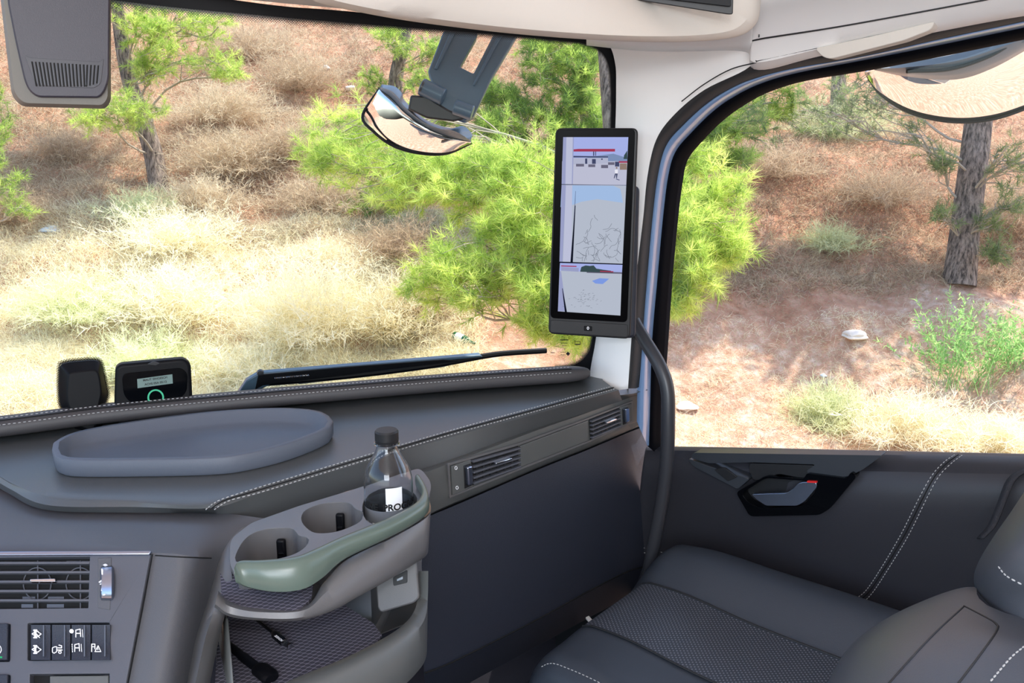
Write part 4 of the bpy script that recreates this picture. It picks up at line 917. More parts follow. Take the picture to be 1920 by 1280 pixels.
# ================================================================== OUTSIDE OF THE CAB
# wiper
WO = PL(WS.p-WS.n*.07, WS.n)
WI = thing('windshield_wiper', 'black wiper arm and blade parked along the bottom of the windscreen', 'wiper', WO.at(480, 720))
b = MB(); b.slab(WO, [(440, 745), (462, 712), (486, 698), (720, 679), (900, 664), (905, 668), (800, 678), (640, 692), (520, 712), (478, 735), (470, 752)], -.012, .004); b.build('wiper_arm', M['mirror_shell'], WI, bevel=.002)
b = MB(); b.slab(WO, [(484, 700), (640, 686), (830, 672), (860, 674), (700, 694), (520, 716), (492, 720), (478, 728)], .0035, .007); b.build('arm_cover', M['black'], WI, bevel=.001)
MB().tube([WO.at(515+65*t, 709-6*t, .008)+WO.n*.002*math.sin(t*150) + Vector((0, 0, .0022*math.cos(t*150))) for t in np.linspace(0, 1, 260)], .0005, k=5).build('spring', M['usb'], WI)
bl = MB().tube([WO.at(x, y, -.004) for x, y in cat([(500, 718), (640, 706), (760, 692), (840, 680), (930, 664), (1024, 657)], 40)], .0062, k=8).build('wiper_blade', M['black'], WI)
MB().slab(WO, [(560, 716), (700, 700), (830, 684), (870, 676), (872, 680), (830, 690), (700, 706), (560, 722)], -.01, -.004).build('blade_spine', M['mirror_shell'], bl, bevel=.001)
MB().lathe(WO.at(488, 698, .0), [(0, .007), (.006, .006), (.007, 0)], k=14, axis=WO.n).build('pivot_cap', M['tube'], WI)

# front kerb mirror
KD = 1.95
KM = thing('front_mirror', 'blue grey convex mirror on a forked arm hanging outside the windscreen top', 'mirror', P(780, 200, 'D', KD))
KP = PL(P(850, 130, 'D', 1.88), ray(850, 130)+Vector((0, 0, -.25)))
plate('mirror_arm', KP, [(860, 20), (830, 62), (802, 135), (812, 160), (795, 180), (835, 212), (872, 226), (888, 218), (920, 150), (985, 40), (1010, 10)], [[(905, 20), (893, 70), (862, 125), (888, 138), (938, 40), (950, 20)]], -.035, 0, M['mirror_shell'], KM, bevel=.006)
b = MB(); b.slab(KP, [(862, 20), (842, 66), (814, 130), (820, 132), (852, 66), (872, 20)], 0, .006); b.slab(KP, [(962, 20), (925, 82), (886, 160), (890, 162), (932, 84), (972, 20)], 0, .006); b.build('arm_rib', M['mirror_shell'], KM, bevel=.002)
MB().tube([P(790, 162, 'D', 1.86), P(832, 182, 'D', 1.86)], .018, k=20).build('hinge_barrel', M['mirror_shell'], KM, bevel=.002)
MB().tube([P(852, 200, 'D', 1.86), P(886, 212, 'D', 1.86)], .016, k=20).build('hinge_barrel', M['mirror_shell'], KM, bevel=.002)
MB().lathe(P(789, 161.5, 'D', 1.855), [(0, .0), (.009, 0), (.009, -.004), (.013, -.004), (.013, -.001), (.0145, -.001), (.0145, -.006)], k=24, axis=(P(789, 161.5, 'D', 1.855)-P(832, 182, 'D', 1.86))).build('bolt', M['tube'], KM)
b = MB(); b.slab(PL(P(830, 210, 'D', 1.88), ray(830, 210)), [(770, 178), (800, 180), (840, 205), (880, 222), (850, 228), (800, 222), (765, 205)], -.06, 0); b.build('hinge_bracket', M['dark'], KM, bevel=.004)
# mirror head: shallow bowl with glass facing down-left
g_top = [(712, 168), (735, 186), (760, 212), (800, 240), (840, 256), (883, 266)]
g_bot = [(680, 218), (700, 246), (735, 272), (780, 286), (835, 288), (883, 268)]
hs = [(716, 158), (740, 162), (754, 175), (760, 190), (800, 225), (845, 240), (868, 236), (884, 250), (883, 264)]
n = 40
mg_ = []
for k in range(8):
    t = k/7; rw = []
    for i in range(n):
        u = i/(n-1); A = par(g_top, n)[i]*(1-t)+par(g_bot, n)[i]*t
        rw.append(P(A[0], A[1], 'D', 1.93+.10*(u-.5)**2*2-.012*math.sin(math.pi*t)+.085*t))
    mg_.append(rw)
MB().loft(mg_).build('mirror_glass', M['mirror'], KM, recalc=False, solid=.002)
T0 = [P(*p, 'D', 1.93+.2*(i/(n-1)-.5)**2) for i, p in enumerate(par(g_top, n))]; Hs = par(hs, n)
b = MB(); b.loft([T0, [P(*(par(g_top, n)[i]*.5+Hs[i]*.5), 'D', 1.915) for i in range(n)], [P(x, y, 'D', 1.94) for x, y in Hs], [P(x, y, 'D', 2.02) for x, y in Hs], [P(x, y, 'D', 2.06) for x, y in par(g_bot, n)]]); b.build('mirror_housing', M['mirror_shell'], KM, recalc=False, solid=.002)
MB().tube([P(*p, 'D', 2.01+.20*(i/39-.5)**2) for i, p in enumerate(par([(712, 166), (680, 217)]+g_bot[1:], 40))], .0035, k=8).build('rim', M['black'], KM)

# wide side mirror at upper right
SM = thing('side_mirror', 'large rounded mirror with blue housing outside the side window at upper right', 'mirror', P(1790, 150, 'D', 1.9))
g1 = [(1622, 134), (1660, 122), (1750, 118), (1840, 100), (1920, 70), (2050, 40)]
g2 = [(1622, 134), (1650, 176), (1710, 213), (1790, 229), (1870, 222), (1960, 190)]
n = 40; rws = []
for k in range(9):
    t = k/8; rws.append([P(*(par(g1, n)[i]*(1-t)+par(g2, n)[i]*t), 'D', 1.96-.02*math.sin(math.pi*i/(n-1))*math.sin(math.pi*t)+.10*t) for i in range(n)])
mgl = MB().loft(rws).build('mirror_glass', M['mirror'], SM, recalc=False, solid=.003)
MB().tube([P(*p, 'D', 2.055) for p in par(g2, n)], .003, k=8).build('rim', M['black'], SM)
h_a = [(1640, 128), (1700, 110), (1800, 80), (1920, 40), (2050, 10)]
h_b = [(1640, 128), (1700, 140), (1790, 146), (1860, 125), (1950, 75)]
rws = []
for k in range(7):
    t = k/6; rws.append([P(*(par(h_a, n)[i]*(1-t)+par(h_b, n)[i]*t), 'D', 1.93+.03*t-.05*math.sin(math.pi*t)) for i in range(n)])
MB().loft(rws).build('mirror_housing', M['mirror_shell'], SM, recalc=False, solid=.004)
MB().tube([P(x, y, 'D', 1.90) for x, y in cat([(1700, 134), (1780, 130), (1850, 108), (1900, 80)], 30)], .004, k=8).build('mirror_housing_lip', M['black'], SM)
MB().slab(PL(P(1800, 100, 'D', 1.95), ray(1800, 100)), [(1660, 126), (1760, 60), (2000, -20), (2000, 60), (1850, 100), (1720, 132)], -.03, 0).build('mount_arm', M['mirror_shell'], SM, bevel=.008)

# ================================================================== SEAT
SE = thing('passenger_seat', 'dark leather passenger seat with perforated centre panel beside the door', 'seat', CAM+Vector((1.22, .35, -1.3)))
def perf():
    m = mat('perforated', (62, 67, 76), .5, bump=.2, scale=700); nt = m.node_tree; N = nt.nodes; L = nt.links; b = N['Principled BSDF']
    tc = N.new('ShaderNodeTexCoord'); mp = N.new('ShaderNodeMapping'); mp.inputs['Scale'].default_value = (165, 165, 0); mp.inputs['Rotation'].default_value = (0, 0, .785)
    v = N.new('ShaderNodeTexVoronoi'); v.inputs['Randomness'].default_value = 0; v.inputs['Scale'].default_value = 1
    c = N.new('ShaderNodeValToRGB'); c.color_ramp.elements[0].position = .20; c.color_ramp.elements[0].color = (*lin((120, 122, 132)), 1); c.color_ramp.elements[1].position = .26; c.color_ramp.elements[1].color = (*lin((50, 56, 66)), 1)
    L.new(tc.outputs['Object'], mp.inputs[0]); L.new(mp.outputs[0], v.inputs['Vector']); L.new(v.outputs['Distance'], c.inputs[0]); L.new(c.outputs[0], b.inputs['Base Color']); return m
PF = perf()
sx0, sx1, sy0, sy1 = 1.03, 1.52, .02, .85
def seatz(u, v):
    """u across 0..1 (near->door), v 0 back .. 1 front"""
    z = -.842
    if u > .66: z += .062*math.sin(min((u-.66)/.20, 1)*math.pi/2)**1.5*(.55+.45*math.sin(max(0, min(1, (1.02-v)/.5))*math.pi/2))
    if u > .90: z -= .07*((u-.90)/.10)**2
    if u < .26: z += -.004*math.sin((.26-u)/.26*math.pi)
    if u < .08: z -= .03*((.08-u)/.08)**2
    z += -.05*max(0, (v-.93)/.07)**2.0 + .010*math.exp(-((v-.85)/.12)**2) - .012*(1-v)
    return z
nu, nv = 56, 60
def seatgrid(u0, u1, v0, v1, off=0, nu=nu, nv=nv):
    out = []
    for j in range(nv):
        v = v0+(v1-v0)*j/(nv-1); r = []
        for i in range(nu):
            u = u0+(u1-u0)*i/(nu-1); z = seatz(u, v)+off
            rr_ = max(0, abs(u-.5)*2-.8)*.10
            r.append(CAM+Vector((sx0+(sx1-sx0)*u, sy0+(sy1-sy0)*(v-rr_*(1 if v > .8 else 0)), z)))
        out.append(r)
    return out
G = seatgrid(0, 1, 0, 1)
dn = lambda r: [p-Vector((0, 0, .13)) for p in r]
b = MB(); b.loft(G); 
fr1 = G[-1]; b.loft([fr1, dn(fr1)]); b.loft([[r[0] for r in G], dn([r[0] for r in G])]); b.loft([[r[-1] for r in G], dn([r[-1] for r in G])])
b.build('seat_cushion', M['seat'], SE, ang=70)
b = MB(); b.loft(seatgrid(.27, .67, .0, .955, .0025)); b.build('perforated_panel', PF, SE, recalc=False)
for u in (.27, .67): MB().tube([p+Vector((0, 0, .003)) for r in seatgrid(u, u+.0001, 0, .955, 0, 2, 40) for p in r[:1]], .0018, k=8).build('piping', M['dark'], SE)
stitches('stitching', [p+Vector((0, 0, .001)) for p in [r[0] for r in seatgrid(.035, .036, .3, .97, 0, 2, 50)]], M['stitch'], SE, r=.0008)
b = MB(); b.box(CAM+Vector((1.22, .36, -1.12)), (.24, 0, 0), (0, .28, 0), (0, 0, .16)); b.build('seat_base', M['dark'], SE, bevel=.02)
# near backrest bolsters at the right edge of view
bk = SE
A = [(1500, 1360, .92), (1545, 1290, .95), (1590, 1215, 1.00), (1660, 1160, 1.06), (1740, 1122, 1.10), (1800, 1102, 1.12), (1832, 1100, 1.13)]
Bm = [(1560, 1380, .84), (1640, 1290, .86), (1700, 1225, .90), (1745, 1185, .94), (1780, 1160, .98), (1806, 1140, 1.02), (1830, 1120, 1.06)]
Cm = [(1680, 1400, .80), (1750, 1340, .80), (1800, 1290, .82), (1835, 1245, .85), (1860, 1205, .88), (1875, 1180, .92), (1868, 1150, .97)]
Dm = [(1900, 1420, .76), (1940, 1380, .76), (1980, 1330, .78), (2000, 1290, .80), (2020, 1250, .82), (2040, 1220, .85), (2030, 1180, .9)]
n = 30
row = lambda r, dd=0: [P(x, y, 'D', d+dd) for x, y, d in par(r, n)]
b = MB(); b.loft([row(A, .12), row(A, .02), [p for p in row([tuple(np.array(a)*.75+np.array(c)*.25) for a, c in zip(A, Bm)], -.012)], row(Bm, -.004), row(Cm), row(Dm)]); bo1 = b.build('backrest_bolster', M['seatg'], bk, recalc=False, ang=70, sub=1)
A2 = [(1990, 880, 1.02), (1935, 905, 1.04), (1895, 960, 1.06), (1860, 1010, 1.08), (1836, 1050, 1.09), (1826, 1080, 1.10), (1832, 1108, 1.10), (1870, 1150, 1.06)]
B3 = [(2040, 930, .94), (1985, 950, .94), (1940, 990, .94), (1900, 1030, .94), (1880, 1060, .95), (1872, 1085, .96), (1876, 1110, .97), (1900, 1160, .95)]
C3 = [(2200, 1000, .88), (2150, 1000, .88), (2100, 1020, .88), (2060, 1050, .88), (2040, 1080, .88), (2030, 1110, .88), (2040, 1150, .88), (2060, 1200, .88)]
b = MB(); b.loft([row(A2, .12), row(A2), row([tuple(np.array(a)*.7+np.array(c)*.3) for a, c in zip(A2, B3)], -.02), row(B3), row(C3), row([(x+350, y+40, d) for x, y, d in C3]), row([(x+500, y+60, d+.3) for x, y, d in C3])]); bo2 = b.build('backrest_shoulder', M['seatg'], bk, recalc=False, ang=70, sub=1)
def proj(objs, px, off=.002, n=40):
    dg = bpy.context.evaluated_depsgraph_get(); ts = [BVHTree.FromObject(q, dg) for q in objs]; out = []
    for x, y in cat(px, n):
        r = ray(x, y).normalized(); hit = None
        for t in ts:
            h_ = t.ray_cast(CAM, r)
            if h_[0] is not None and (hit is None or h_[3] < hit[1]): hit = (h_[0], h_[3])
        if hit: out.append(hit[0]-r*off)
    return out
bpy.context.view_layer.update()
hq = [q for q in DB.children if q.name.startswith('centre_hood')]
q = proj(hq, [(291, 1041), (340, 1044), (396, 1046)], .0)
if len(q) > 3: MB().tube(q, .0009, k=6).build('seam', M['void'], DB)
for px in ([(1808, 1136), (1850, 1158), (1866, 1168), (1870, 1180), (1840, 1225), (1760, 1330)], [(1806, 1138), (1740, 1200), (1650, 1300)]):
    q = proj([bo1, bo2], px, -.0005)
    if len(q) > 3: MB().tube(q, .0013, k=8).build('seam', M['dark'], bk)
for px in ([(1858, 1276), (1880, 1250), (1900, 1228), (1935, 1200)], [(1872, 1062), (1888, 1080), (1925, 1100)]):
    q = proj([bo1, bo2], px, .001)
    if len(q) > 3: stitches('stitching', q, M['stitch'], bk, ln=.004, gap=.003, r=.0011)
dp = [q for q in D1.children if q.name.startswith('door_panel')]
for px, m_ in ((s1, 'st'), (s2, 'st'), ([((a[0]+c[0])/2, (a[1]+c[1])/2) for a, c in zip(s1, s2)], 'sm'), ([(1180, 1020), (1260, 1040), (1360, 1066)], 'st'), ([(1180, 1028), (1260, 1050), (1345, 1070)], 'st')):
    q = proj(dp, px, .0008 if m_ == 'st' else -.0006, 80)
    if len(q) < 4: continue
    if m_ == 'st': stitches('stitching', q, M['stitch'], D1, r=.0008)
    else: MB().tube(q, .0014, k=6).build('seam', M['void'], D1)
# seat belt strip & pillar
sb = MB().loft([[P(x, y, 'D', 1.42) for x, y in cat([(1935, 880), (1905, 900), (1885, 945), (1868, 985), (1845, 1010)], 20)], [P(x, y, 'D', 1.43) for x, y in cat([(1915, 880), (1888, 900), (1870, 945), (1853, 985), (1832, 1010)], 20)]]).build('seat_belt', mat('belt', (40, 41, 48), .7, bump=1, scale=500), None, recalc=False, solid=.002)
tag(sb, 'dark woven seat belt strap behind the grey seat back', 'seat belt')
b = MB(); b.box(P(2010, 1230, 'X', 1.56), (.03, 0, 0), (0, .09, 0), (0, 0, .3)); tag(b.build('trim_6', M['dark'], bevel=.02), kind='structure')
pcs = MB().slab(PZ(-.95), [(1098, 1160), (1104, 1157), (1110, 1164), (1104, 1167)], 0, .004).build('paper_tab', M['white'], bevel=.0005); tag(pcs, 'tiny white tab poking up between the seat and lower dash', 'tab')
# ================================================================== HILLSIDE AND VEGETATION
NR = np.random.default_rng(11)
FH = Vector((math.sin(YAW), math.cos(YAW), 0))
def gnoise(x, y):
    return .16*np.sin(x*.9+1.3)*np.cos(y*.8+.4)+.09*np.sin(x*2.1+y*1.3)+.05*np.sin(x*4.3-y*3.1+2)+.03*np.sin(x*7.7+y*6.1)
def gh_(x, y):
    t = (x-CAM.x)*FH.x+(y-CAM.y)*FH.y
    u = np.maximum(t-5.0, 0); base = .46*(np.sqrt(u*u+.5)-.707)
    return base + gnoise(x, y)*np.clip((t-3)/3, 0, 1)
def G(x, y):
    r = ray(x, y); k = 3.0
    while k < 60:
        p = CAM+r*k
        if p.z < gh_(p.x, p.y): break
        k += .04
    return Vector((p.x, p.y, float(gh_(p.x, p.y))))
def ground_mat():
    m = bpy.data.materials.new('earth'); m.use_nodes = True; nt = m.node_tree; N = nt.nodes; L = nt.links; b = N['Principled BSDF']; b.inputs['Roughness'].default_value = .95; b.inputs['Specular IOR Level'].default_value = .1
    tc = N.new('ShaderNodeTexCoord')
    def noise(s, d=6, o=0):
        mp = N.new('ShaderNodeMapping'); mp.inputs['Location'].default_value = (o, o*.7, 0); L.new(tc.outputs['Object'], mp.inputs[0])
        n = N.new('ShaderNodeTexNoise'); n.inputs['Scale'].default_value = s; n.inputs['Detail'].default_value = d; n.inputs['Roughness'].default_value = .65; L.new(mp.outputs[0], n.inputs['Vector']); return n.outputs[0]
    def ramp(src, stops):
        c = N.new('ShaderNodeValToRGB'); e = c.color_ramp.elements
        while len(e) < len(stops): e.new(.5)
        for el, (p, col) in zip(e, stops): el.position = p; el.color = (*lin(col), 1)
        L.new(src, c.inputs[0]); return c.outputs[0]
    def mix(f, a, c):
        n = N.new('ShaderNodeMix'); n.data_type = 'RGBA'; L.new(f, n.inputs['Factor']); L.new(a, n.inputs['A']); L.new(c, n.inputs['B']); return n.outputs['Result']
    red = ramp(noise(5, 10), [(.25, (126, 84, 66)), (.5, (188, 136, 110)), (.75, (222, 184, 160))])
    pale = ramp(noise(9, 10, 3), [(.3, (178, 130, 106)), (.5, (212, 168, 144)), (.72, (238, 216, 200))])
    f1n = noise(.6, 5, 7)
    lit = ramp(noise(40, 4, 1), [(.45, (0, 0, 0)), (.62, (255, 255, 255))])
    straw = ramp(noise(60, 3, 5), [(.3, (128, 104, 80)), (.7, (214, 192, 152))])
    dt = N.new('ShaderNodeVectorMath'); dt.operation = 'DOT_PRODUCT'; dt.inputs[1].default_value = tuple(FH); L.new(tc.outputs['Object'], dt.inputs[0])
    mr = N.new('ShaderNodeMapRange'); mr.inputs[1].default_value = 6.2; mr.inputs[2].default_value = 9.5; mr.inputs[3].default_value = .30; mr.inputs[4].default_value = -.22; L.new(dt.outputs['Value'], mr.inputs[0])
    ad = N.new('ShaderNodeMath'); ad.operation = 'ADD'; ad.use_clamp = True; L.new(f1n, ad.inputs[0]); L.new(mr.outputs[0], ad.inputs[1])
    f1 = ramp(ad.outputs[0], [(.42, (0, 0, 0)), (.60, (255, 255, 255))])
    c = mix(f1, red, pale); fm = N.new('ShaderNodeMath'); fm.operation = 'MULTIPLY'; fm.inputs[1].default_value = .45; L.new(lit, fm.inputs[0])
    c = mix(fm.outputs[0], c, straw); L.new(c, b.inputs['Base Color'])
    bp = N.new('ShaderNodeBump'); bp.inputs['Strength'].default_value = .9; bp.inputs['Distance'].default_value = .06; L.new(noise(14, 10, 2), bp.inputs['Height']); L.new(bp.outputs[0], b.inputs['Normal'])
    return m
xs_ = np.linspace(-6, 46, 420); ys_ = np.linspace(-14, 46, 460)
X, Y = np.meshgrid(xs_, ys_); Z = gh_(X, Y)
me = bpy.data.meshes.new('ground'); V = np.stack([X, Y, Z], -1).reshape(-1, 3)
nx_, ny_ = len(xs_), len(ys_); I = np.arange(nx_*ny_).reshape(ny_, nx_)
Q = np.stack([I[:-1, :-1], I[:-1, 1:], I[1:, 1:], I[1:, :-1]], -1).reshape(-1, 4)
def fastmesh(name, V, Fc, tone=None, smooth=False):
    me = bpy.data.meshes.new(name); V = np.asarray(V, np.float32); k = Fc.shape[1]
    me.vertices.add(len(V)); me.vertices.foreach_set('co', V.ravel())
    me.loops.add(Fc.size); me.loops.foreach_set('vertex_index', Fc.astype(np.int32).ravel())
    me.polygons.add(len(Fc)); me.polygons.foreach_set('loop_start', np.arange(0, Fc.size, k, dtype=np.int32))
    if smooth: me.polygons.foreach_set('use_smooth', np.ones(len(Fc), bool))
    if tone is not None:
        a = me.attributes.new('tone', 'FLOAT', 'POINT'); a.data.foreach_set('value', np.asarray(tone, np.float32))
    me.update(calc_edges=True); return me
def flink(name, me, m, parent=None):
    me.materials.append(m); o = bpy.data.objects.new(name, me); COL.objects.link(o)
    if parent: o.parent = parent; o.matrix_parent_inverse = parent.matrix_world.inverted()
    return o
tag(flink('ground', fastmesh('ground', V, Q, smooth=True), ground_mat()), kind='structure')
def leafmat(name, stops, transl=.55, rough=.6):
    m = bpy.data.materials.new(name); m.use_nodes = True; nt = m.node_tree; N = nt.nodes; L = nt.links; N.remove(N['Principled BSDF'])
    at = N.new('ShaderNodeAttribute'); at.attribute_name = 'tone'
    c = N.new('ShaderNodeValToRGB'); e = c.color_ramp.elements
    while len(e) < len(stops): e.new(.5)
    for el, (p, col) in zip(e, stops): el.position = p; el.color = (*lin(col), 1)
    L.new(at.outputs['Fac'], c.inputs[0])
    d = N.new('ShaderNodeBsdfDiffuse'); t = N.new('ShaderNodeBsdfTranslucent'); L.new(c.outputs[0], d.inputs[0]); L.new(c.outputs[0], t.inputs[0])
    mx = N.new('ShaderNodeMixShader'); mx.inputs[0].default_value = transl; L.new(d.outputs[0], mx.inputs[1]); L.new(t.outputs[0], mx.inputs[2])
    L.new(mx.outputs[0], N['Material Output'].inputs[0]); return m
LM = dict(
 pine=leafmat('pine_needles', [(0, (104, 134, 80)), (.4, (184, 210, 106)), (1, (242, 250, 150))]),
 pined=leafmat('pine_needles_dull', [(0, (96, 114, 84)), (.5, (142, 162, 102)), (1, (194, 208, 136))]),
 straw=leafmat('dry_straw', [(0, (214, 198, 164)), (.5, (244, 234, 200)), (1, (253, 250, 230))], .4),
 strawg=leafmat('pale_green_straw', [(0, (180, 184, 144)), (.5, (226, 230, 184)), (1, (246, 246, 214))], .4),
 brown=leafmat('dry_brush', [(0, (150, 128, 108)), (.5, (204, 182, 154)), (1, (238, 226, 198))], .4),
 herb=leafmat('herb_leaf', [(0, (110, 160, 100)), (.5, (150, 196, 124)), (1, (200, 226, 150))]),
)
def unit(a): return a/np.maximum(np.linalg.norm(a, axis=-1, keepdims=True), 1e-9)
def rdir(n): return unit(NR.normal(size=(n, 3)))
def ribbons(root, d, ln, wd, segs=2, droop=.3, curl=.25, tone=None):
    """many thin tapering blades as arrays -> verts, faces(tri), tone"""
    n = len(root); side = unit(np.cross(d, rdir(n))); cv = unit(np.cross(d, side))*NR.normal(size=(n, 1))*curl
    vs = []; 
    for k in range(segs+1):
        t = k/segs; c = root+d*(ln*t)[:, None]+cv*(ln*t*t)[:, None]; c[:, 2] -= droop*ln*t*t
        if k < segs: w_ = (wd*(1-t*.55))[:, None]/2; vs += [c-side*w_, c+side*w_]
        else: vs.append(c)
    V = np.stack(vs, 1); m = V.shape[1]; base = (np.arange(n)*m)[:, None]; f = []
    for k in range(segs-1):
        a = 2*k; f += [base+np.array([[a, a+1, a+3]]), base+np.array([[a, a+3, a+2]])]
    a = 2*(segs-1); f.append(base+np.array([[a, a+1, a+2]]))
    tn = np.repeat(tone if tone is not None else NR.random(n), m)
    return V.reshape(-1, 3), np.concatenate(f), tn
def join(parts):
    V = []; Fc = []; T = []; k = 0
    for v, f, t in parts: V.append(v); Fc.append(f+k); T.append(t); k += len(v)
    return np.concatenate(V), np.concatenate(Fc), np.concatenate(T)
def tufts(cs, axs, tone, n=34, ln=.085, wd=.0035):
    m = len(cs); c = np.repeat(cs, n, 0); a = np.repeat(axs, n, 0); tn = np.clip(np.repeat(tone, n)+NR.normal(size=m*n)*.1, 0, 1)
    back = NR.random(m*n)[:, None]; root = c-a*back*.10
    d = unit(a*(.75)+rdir(m*n)*.85)
    return ribbons(root, d, ln*NR.uniform(.75, 1.15, m*n), np.full(m*n, wd), 1, .0, 0, tn)
def branch(p, q, r0, r1, sag=.1, k=7, wob=.05):
    p, q = Vector(p), Vector(q); L_ = (q-p).length; pts = []
    off = [Vector(NR.normal(size=3)*wob*L_) for _ in range(3)]
    for i in range(k+1):
        t = i/k; pts.append(p.lerp(q, t)+Vector((0, 0, sag*L_*math.sin(math.pi*t)))+off[0]*math.sin(math.pi*t)+off[1]*.4*math.sin(2*math.pi*t)+off[2]*.3*math.sin(3*math.pi*t))
    return pts, [r0*(1-i/k)+r1*i/k for i in range(k+1)]
def pine(label, trunk, blobs, lm, group=None, bare=0, tn0=.25, tn1=.95, needle=.085, wd=.0042, nsub=9, per=5, nn=34):
    base = Vector(trunk[0][:3]); t_ = thing('pine_tree', label, 'tree', base, group)
    tp = [Vector(p[:3]) for p in trunk]; rp = [p[3] for p in trunk]
    cp = cat([(*p, r) for p, r in zip(tp, rp)], 26)
    MB().tube([p[:3] for p in cp], [p[3] for p in cp], k=12).build('trunk', M['bark'], t_)
    bb = MB(); fo = []
    for (x, y, d, rpx) in blobs:
        c = P(x, y, 'D', d); R = rpx/F*d
        j = int(np.argmin([(Vector(q[:3])-c).length+abs(c.z-.5-q[2])*.5 for q in cp])); o_ = Vector(cp[j][:3])
        pts, rad = branch(o_, c, .014, .007, .06, 9, .07); bb.tube(pts, rad, k=6)
        for _ in range(nsub):
            dv = Vector(rdir(1)[0]); dv.z *= .8; e = c+dv*R*float(NR.uniform(.55, 1.0)); st = pts[int(NR.integers(3, 8))]
            p2, r2 = branch(st, e, .006, .0022, .05, 5, .08); bb.tube(p2, r2, k=4)
            # side twigs carrying tufts
            cs = []; ax = []
            main = np.array((e-st).normalized())
            for q in range(per):
                f0 = Vector(p2[int(NR.integers(2, 6))]); dd = Vector(unit(main*.7+rdir(1)[0]*.9+np.array([0, 0, .25]))); e2 = f0+dd*float(NR.uniform(.08, .26))*max(R, .25)/.3*.8
                bb.tube([f0, e2], [.002, .0012], k=3); cs.append(e2); ax.append(dd)
            cs.append(e); ax.append(main)
            cs = np.array([tuple(v) for v in cs]); ax = np.array([tuple(v) for v in ax])
            if y > 0 and NR.random() < bare: continue
            tone = NR.uniform(tn0, tn1, len(cs)); fo.append(tufts(cs, unit(ax), tone, nn, needle, wd))
    bb.build('branches', M['twig'], t_, recalc=False)
    if fo:
        V, Fc, T = join(fo); flink('needles', fastmesh('needles', V, Fc, T), LM[lm], t_)
    return t_
def canopy(tree, spots, lm, n=420):
    fo = []
    for x, y, d, rpx in spots:
        c = np.array(P(x, y, 'D', d)); R_ = rpx/F*d; cs = c+rdir(n)*R_*(NR.random((n, 1))**.4)*np.array([1, 1, .6])
        fo.append(tufts(cs, unit(cs-c+np.array([0, 0, .3*R_])), NR.uniform(.1, .8, n), 30, .11, .012))
    V, Fc, T = join(fo); flink('needles', fastmesh('needles', V, Fc, T), LM[lm], tree)
def tr(pts): return [(*P(x, y, 'D', d), r) for x, y, d, r in pts]
def gd(x, y): return (G(x, y)-CAM).dot(FW)
# tree behind the windscreen pillar: the large bright pine
dB_ = 7.0
blB = [(640, 250, 7.4, 62), (600, 300, 7.3, 42), (690, 300, 7.2, 60), (740, 350, 7.0, 60), (800, 320, 7.0, 62), (860, 300, 6.9, 60), (850, 375, 6.8, 60), (930, 335, 6.7, 62), (980, 300, 6.8, 60), (1000, 390, 6.5, 62), (945, 420, 6.6, 52), (820, 495, 6.5, 48), (870, 535, 6.4, 55), (925, 510, 6.4, 50), (800, 540, 6.6, 35), (960, 455, 6.5, 50), (1015, 560, 6.3, 42), (1035, 470, 6.4, 48), (1060, 605, 6.2, 40), (700, 235, 7.6, 45), (1000, 610, 6.4, 26), (1085, 620, 6.2, 34),
 (1150, 350, 6.4, 70), (1180, 480, 6.2, 70), (1120, 420, 6.5, 60), (1290, 380, 6.2, 58), (1340, 440, 6.1, 60), (1300, 500, 6.0, 58), (1275, 560, 6.0, 38), (1355, 360, 6.3, 50), (1300, 300, 6.5, 50), (1370, 470, 6.1, 36), (1240, 560, 6.1, 34), (1270, 430, 6.0, 50)]
pine('bright green young pine spreading behind the windscreen pillar and monitor', tr([(1175, 720, 7.2, .11), (1170, 500, 7.1, .10), (1150, 250, 7.1, .08), (1130, 20, 7.2, .06), (1120, -100, 7.3, .04)]), blB, 'pine', nsub=13, per=6, nn=40, needle=.11, wd=.0046)
blB = [(x, y, d, r*1.18) for x, y, d, r in blB]
blB += [(900, 400, 7.3, 60), (780, 400, 7.4, 50), (1000, 480, 7.0, 50), (850, 450, 7.2, 42), (960, 250, 7.2, 50), (1080, 300, 7.0, 60), (1090, 560, 6.8, 50), (620, 200, 7.8, 36), (1330, 530, 6.6, 44)]
blC = [(820, 200, 9.4, 44), (760, 260, 9.6, 50), (700, 380, 9.6, 50), (960, 230, 9, 60), (1040, 200, 9, 60), (1100, 180, 9, 55), (1090, 115, 9, 50), (1010, 130, 9, 55), (920, 180, 9.2, 45), (1130, 240, 8.8, 45), (1060, 260, 8.8, 50), (900, 250, 9, 45), (1350, 270, 8.6, 50), (1310, 250, 8.6, 50), (1400, 230, 8.8, 46), (1390, 300, 8.6, 40), (1460, 190, 9.2, 46), (1070, 60, 9.2, 60), (1000, 60, 9.2, 50)]
pine('darker green pine seen between the front mirror and the windscreen corner', tr([(1120, 520, 9.8, .12), (1110, 300, 9.6, .1), (1090, 60, 9.6, .08), (1080, -120, 9.6, .06)]), blC, 'pine', nsub=14, per=6, nn=36, needle=.11, wd=.006, tn0=.0, tn1=.6)
pine('small yellow green pine crown high on the bank left of the front mirror arm', tr([(738, 250, 12.4, .12), (742, 150, 12.2, .10), (760, 60, 12.0, .08), (770, -60, 12, .06)]), [(750, 85, 11.5, 42), (800, 110, 11.6, 40), (720, 60, 11.7, 36), (840, 90, 11.5, 36), (790, 160, 11.4, 30), (690, 150, 11.8, 26)], 'pine', nsub=9, per=5, nn=26, wd=.007, tn0=.1, tn1=.8)
dA = gd(300, 362)
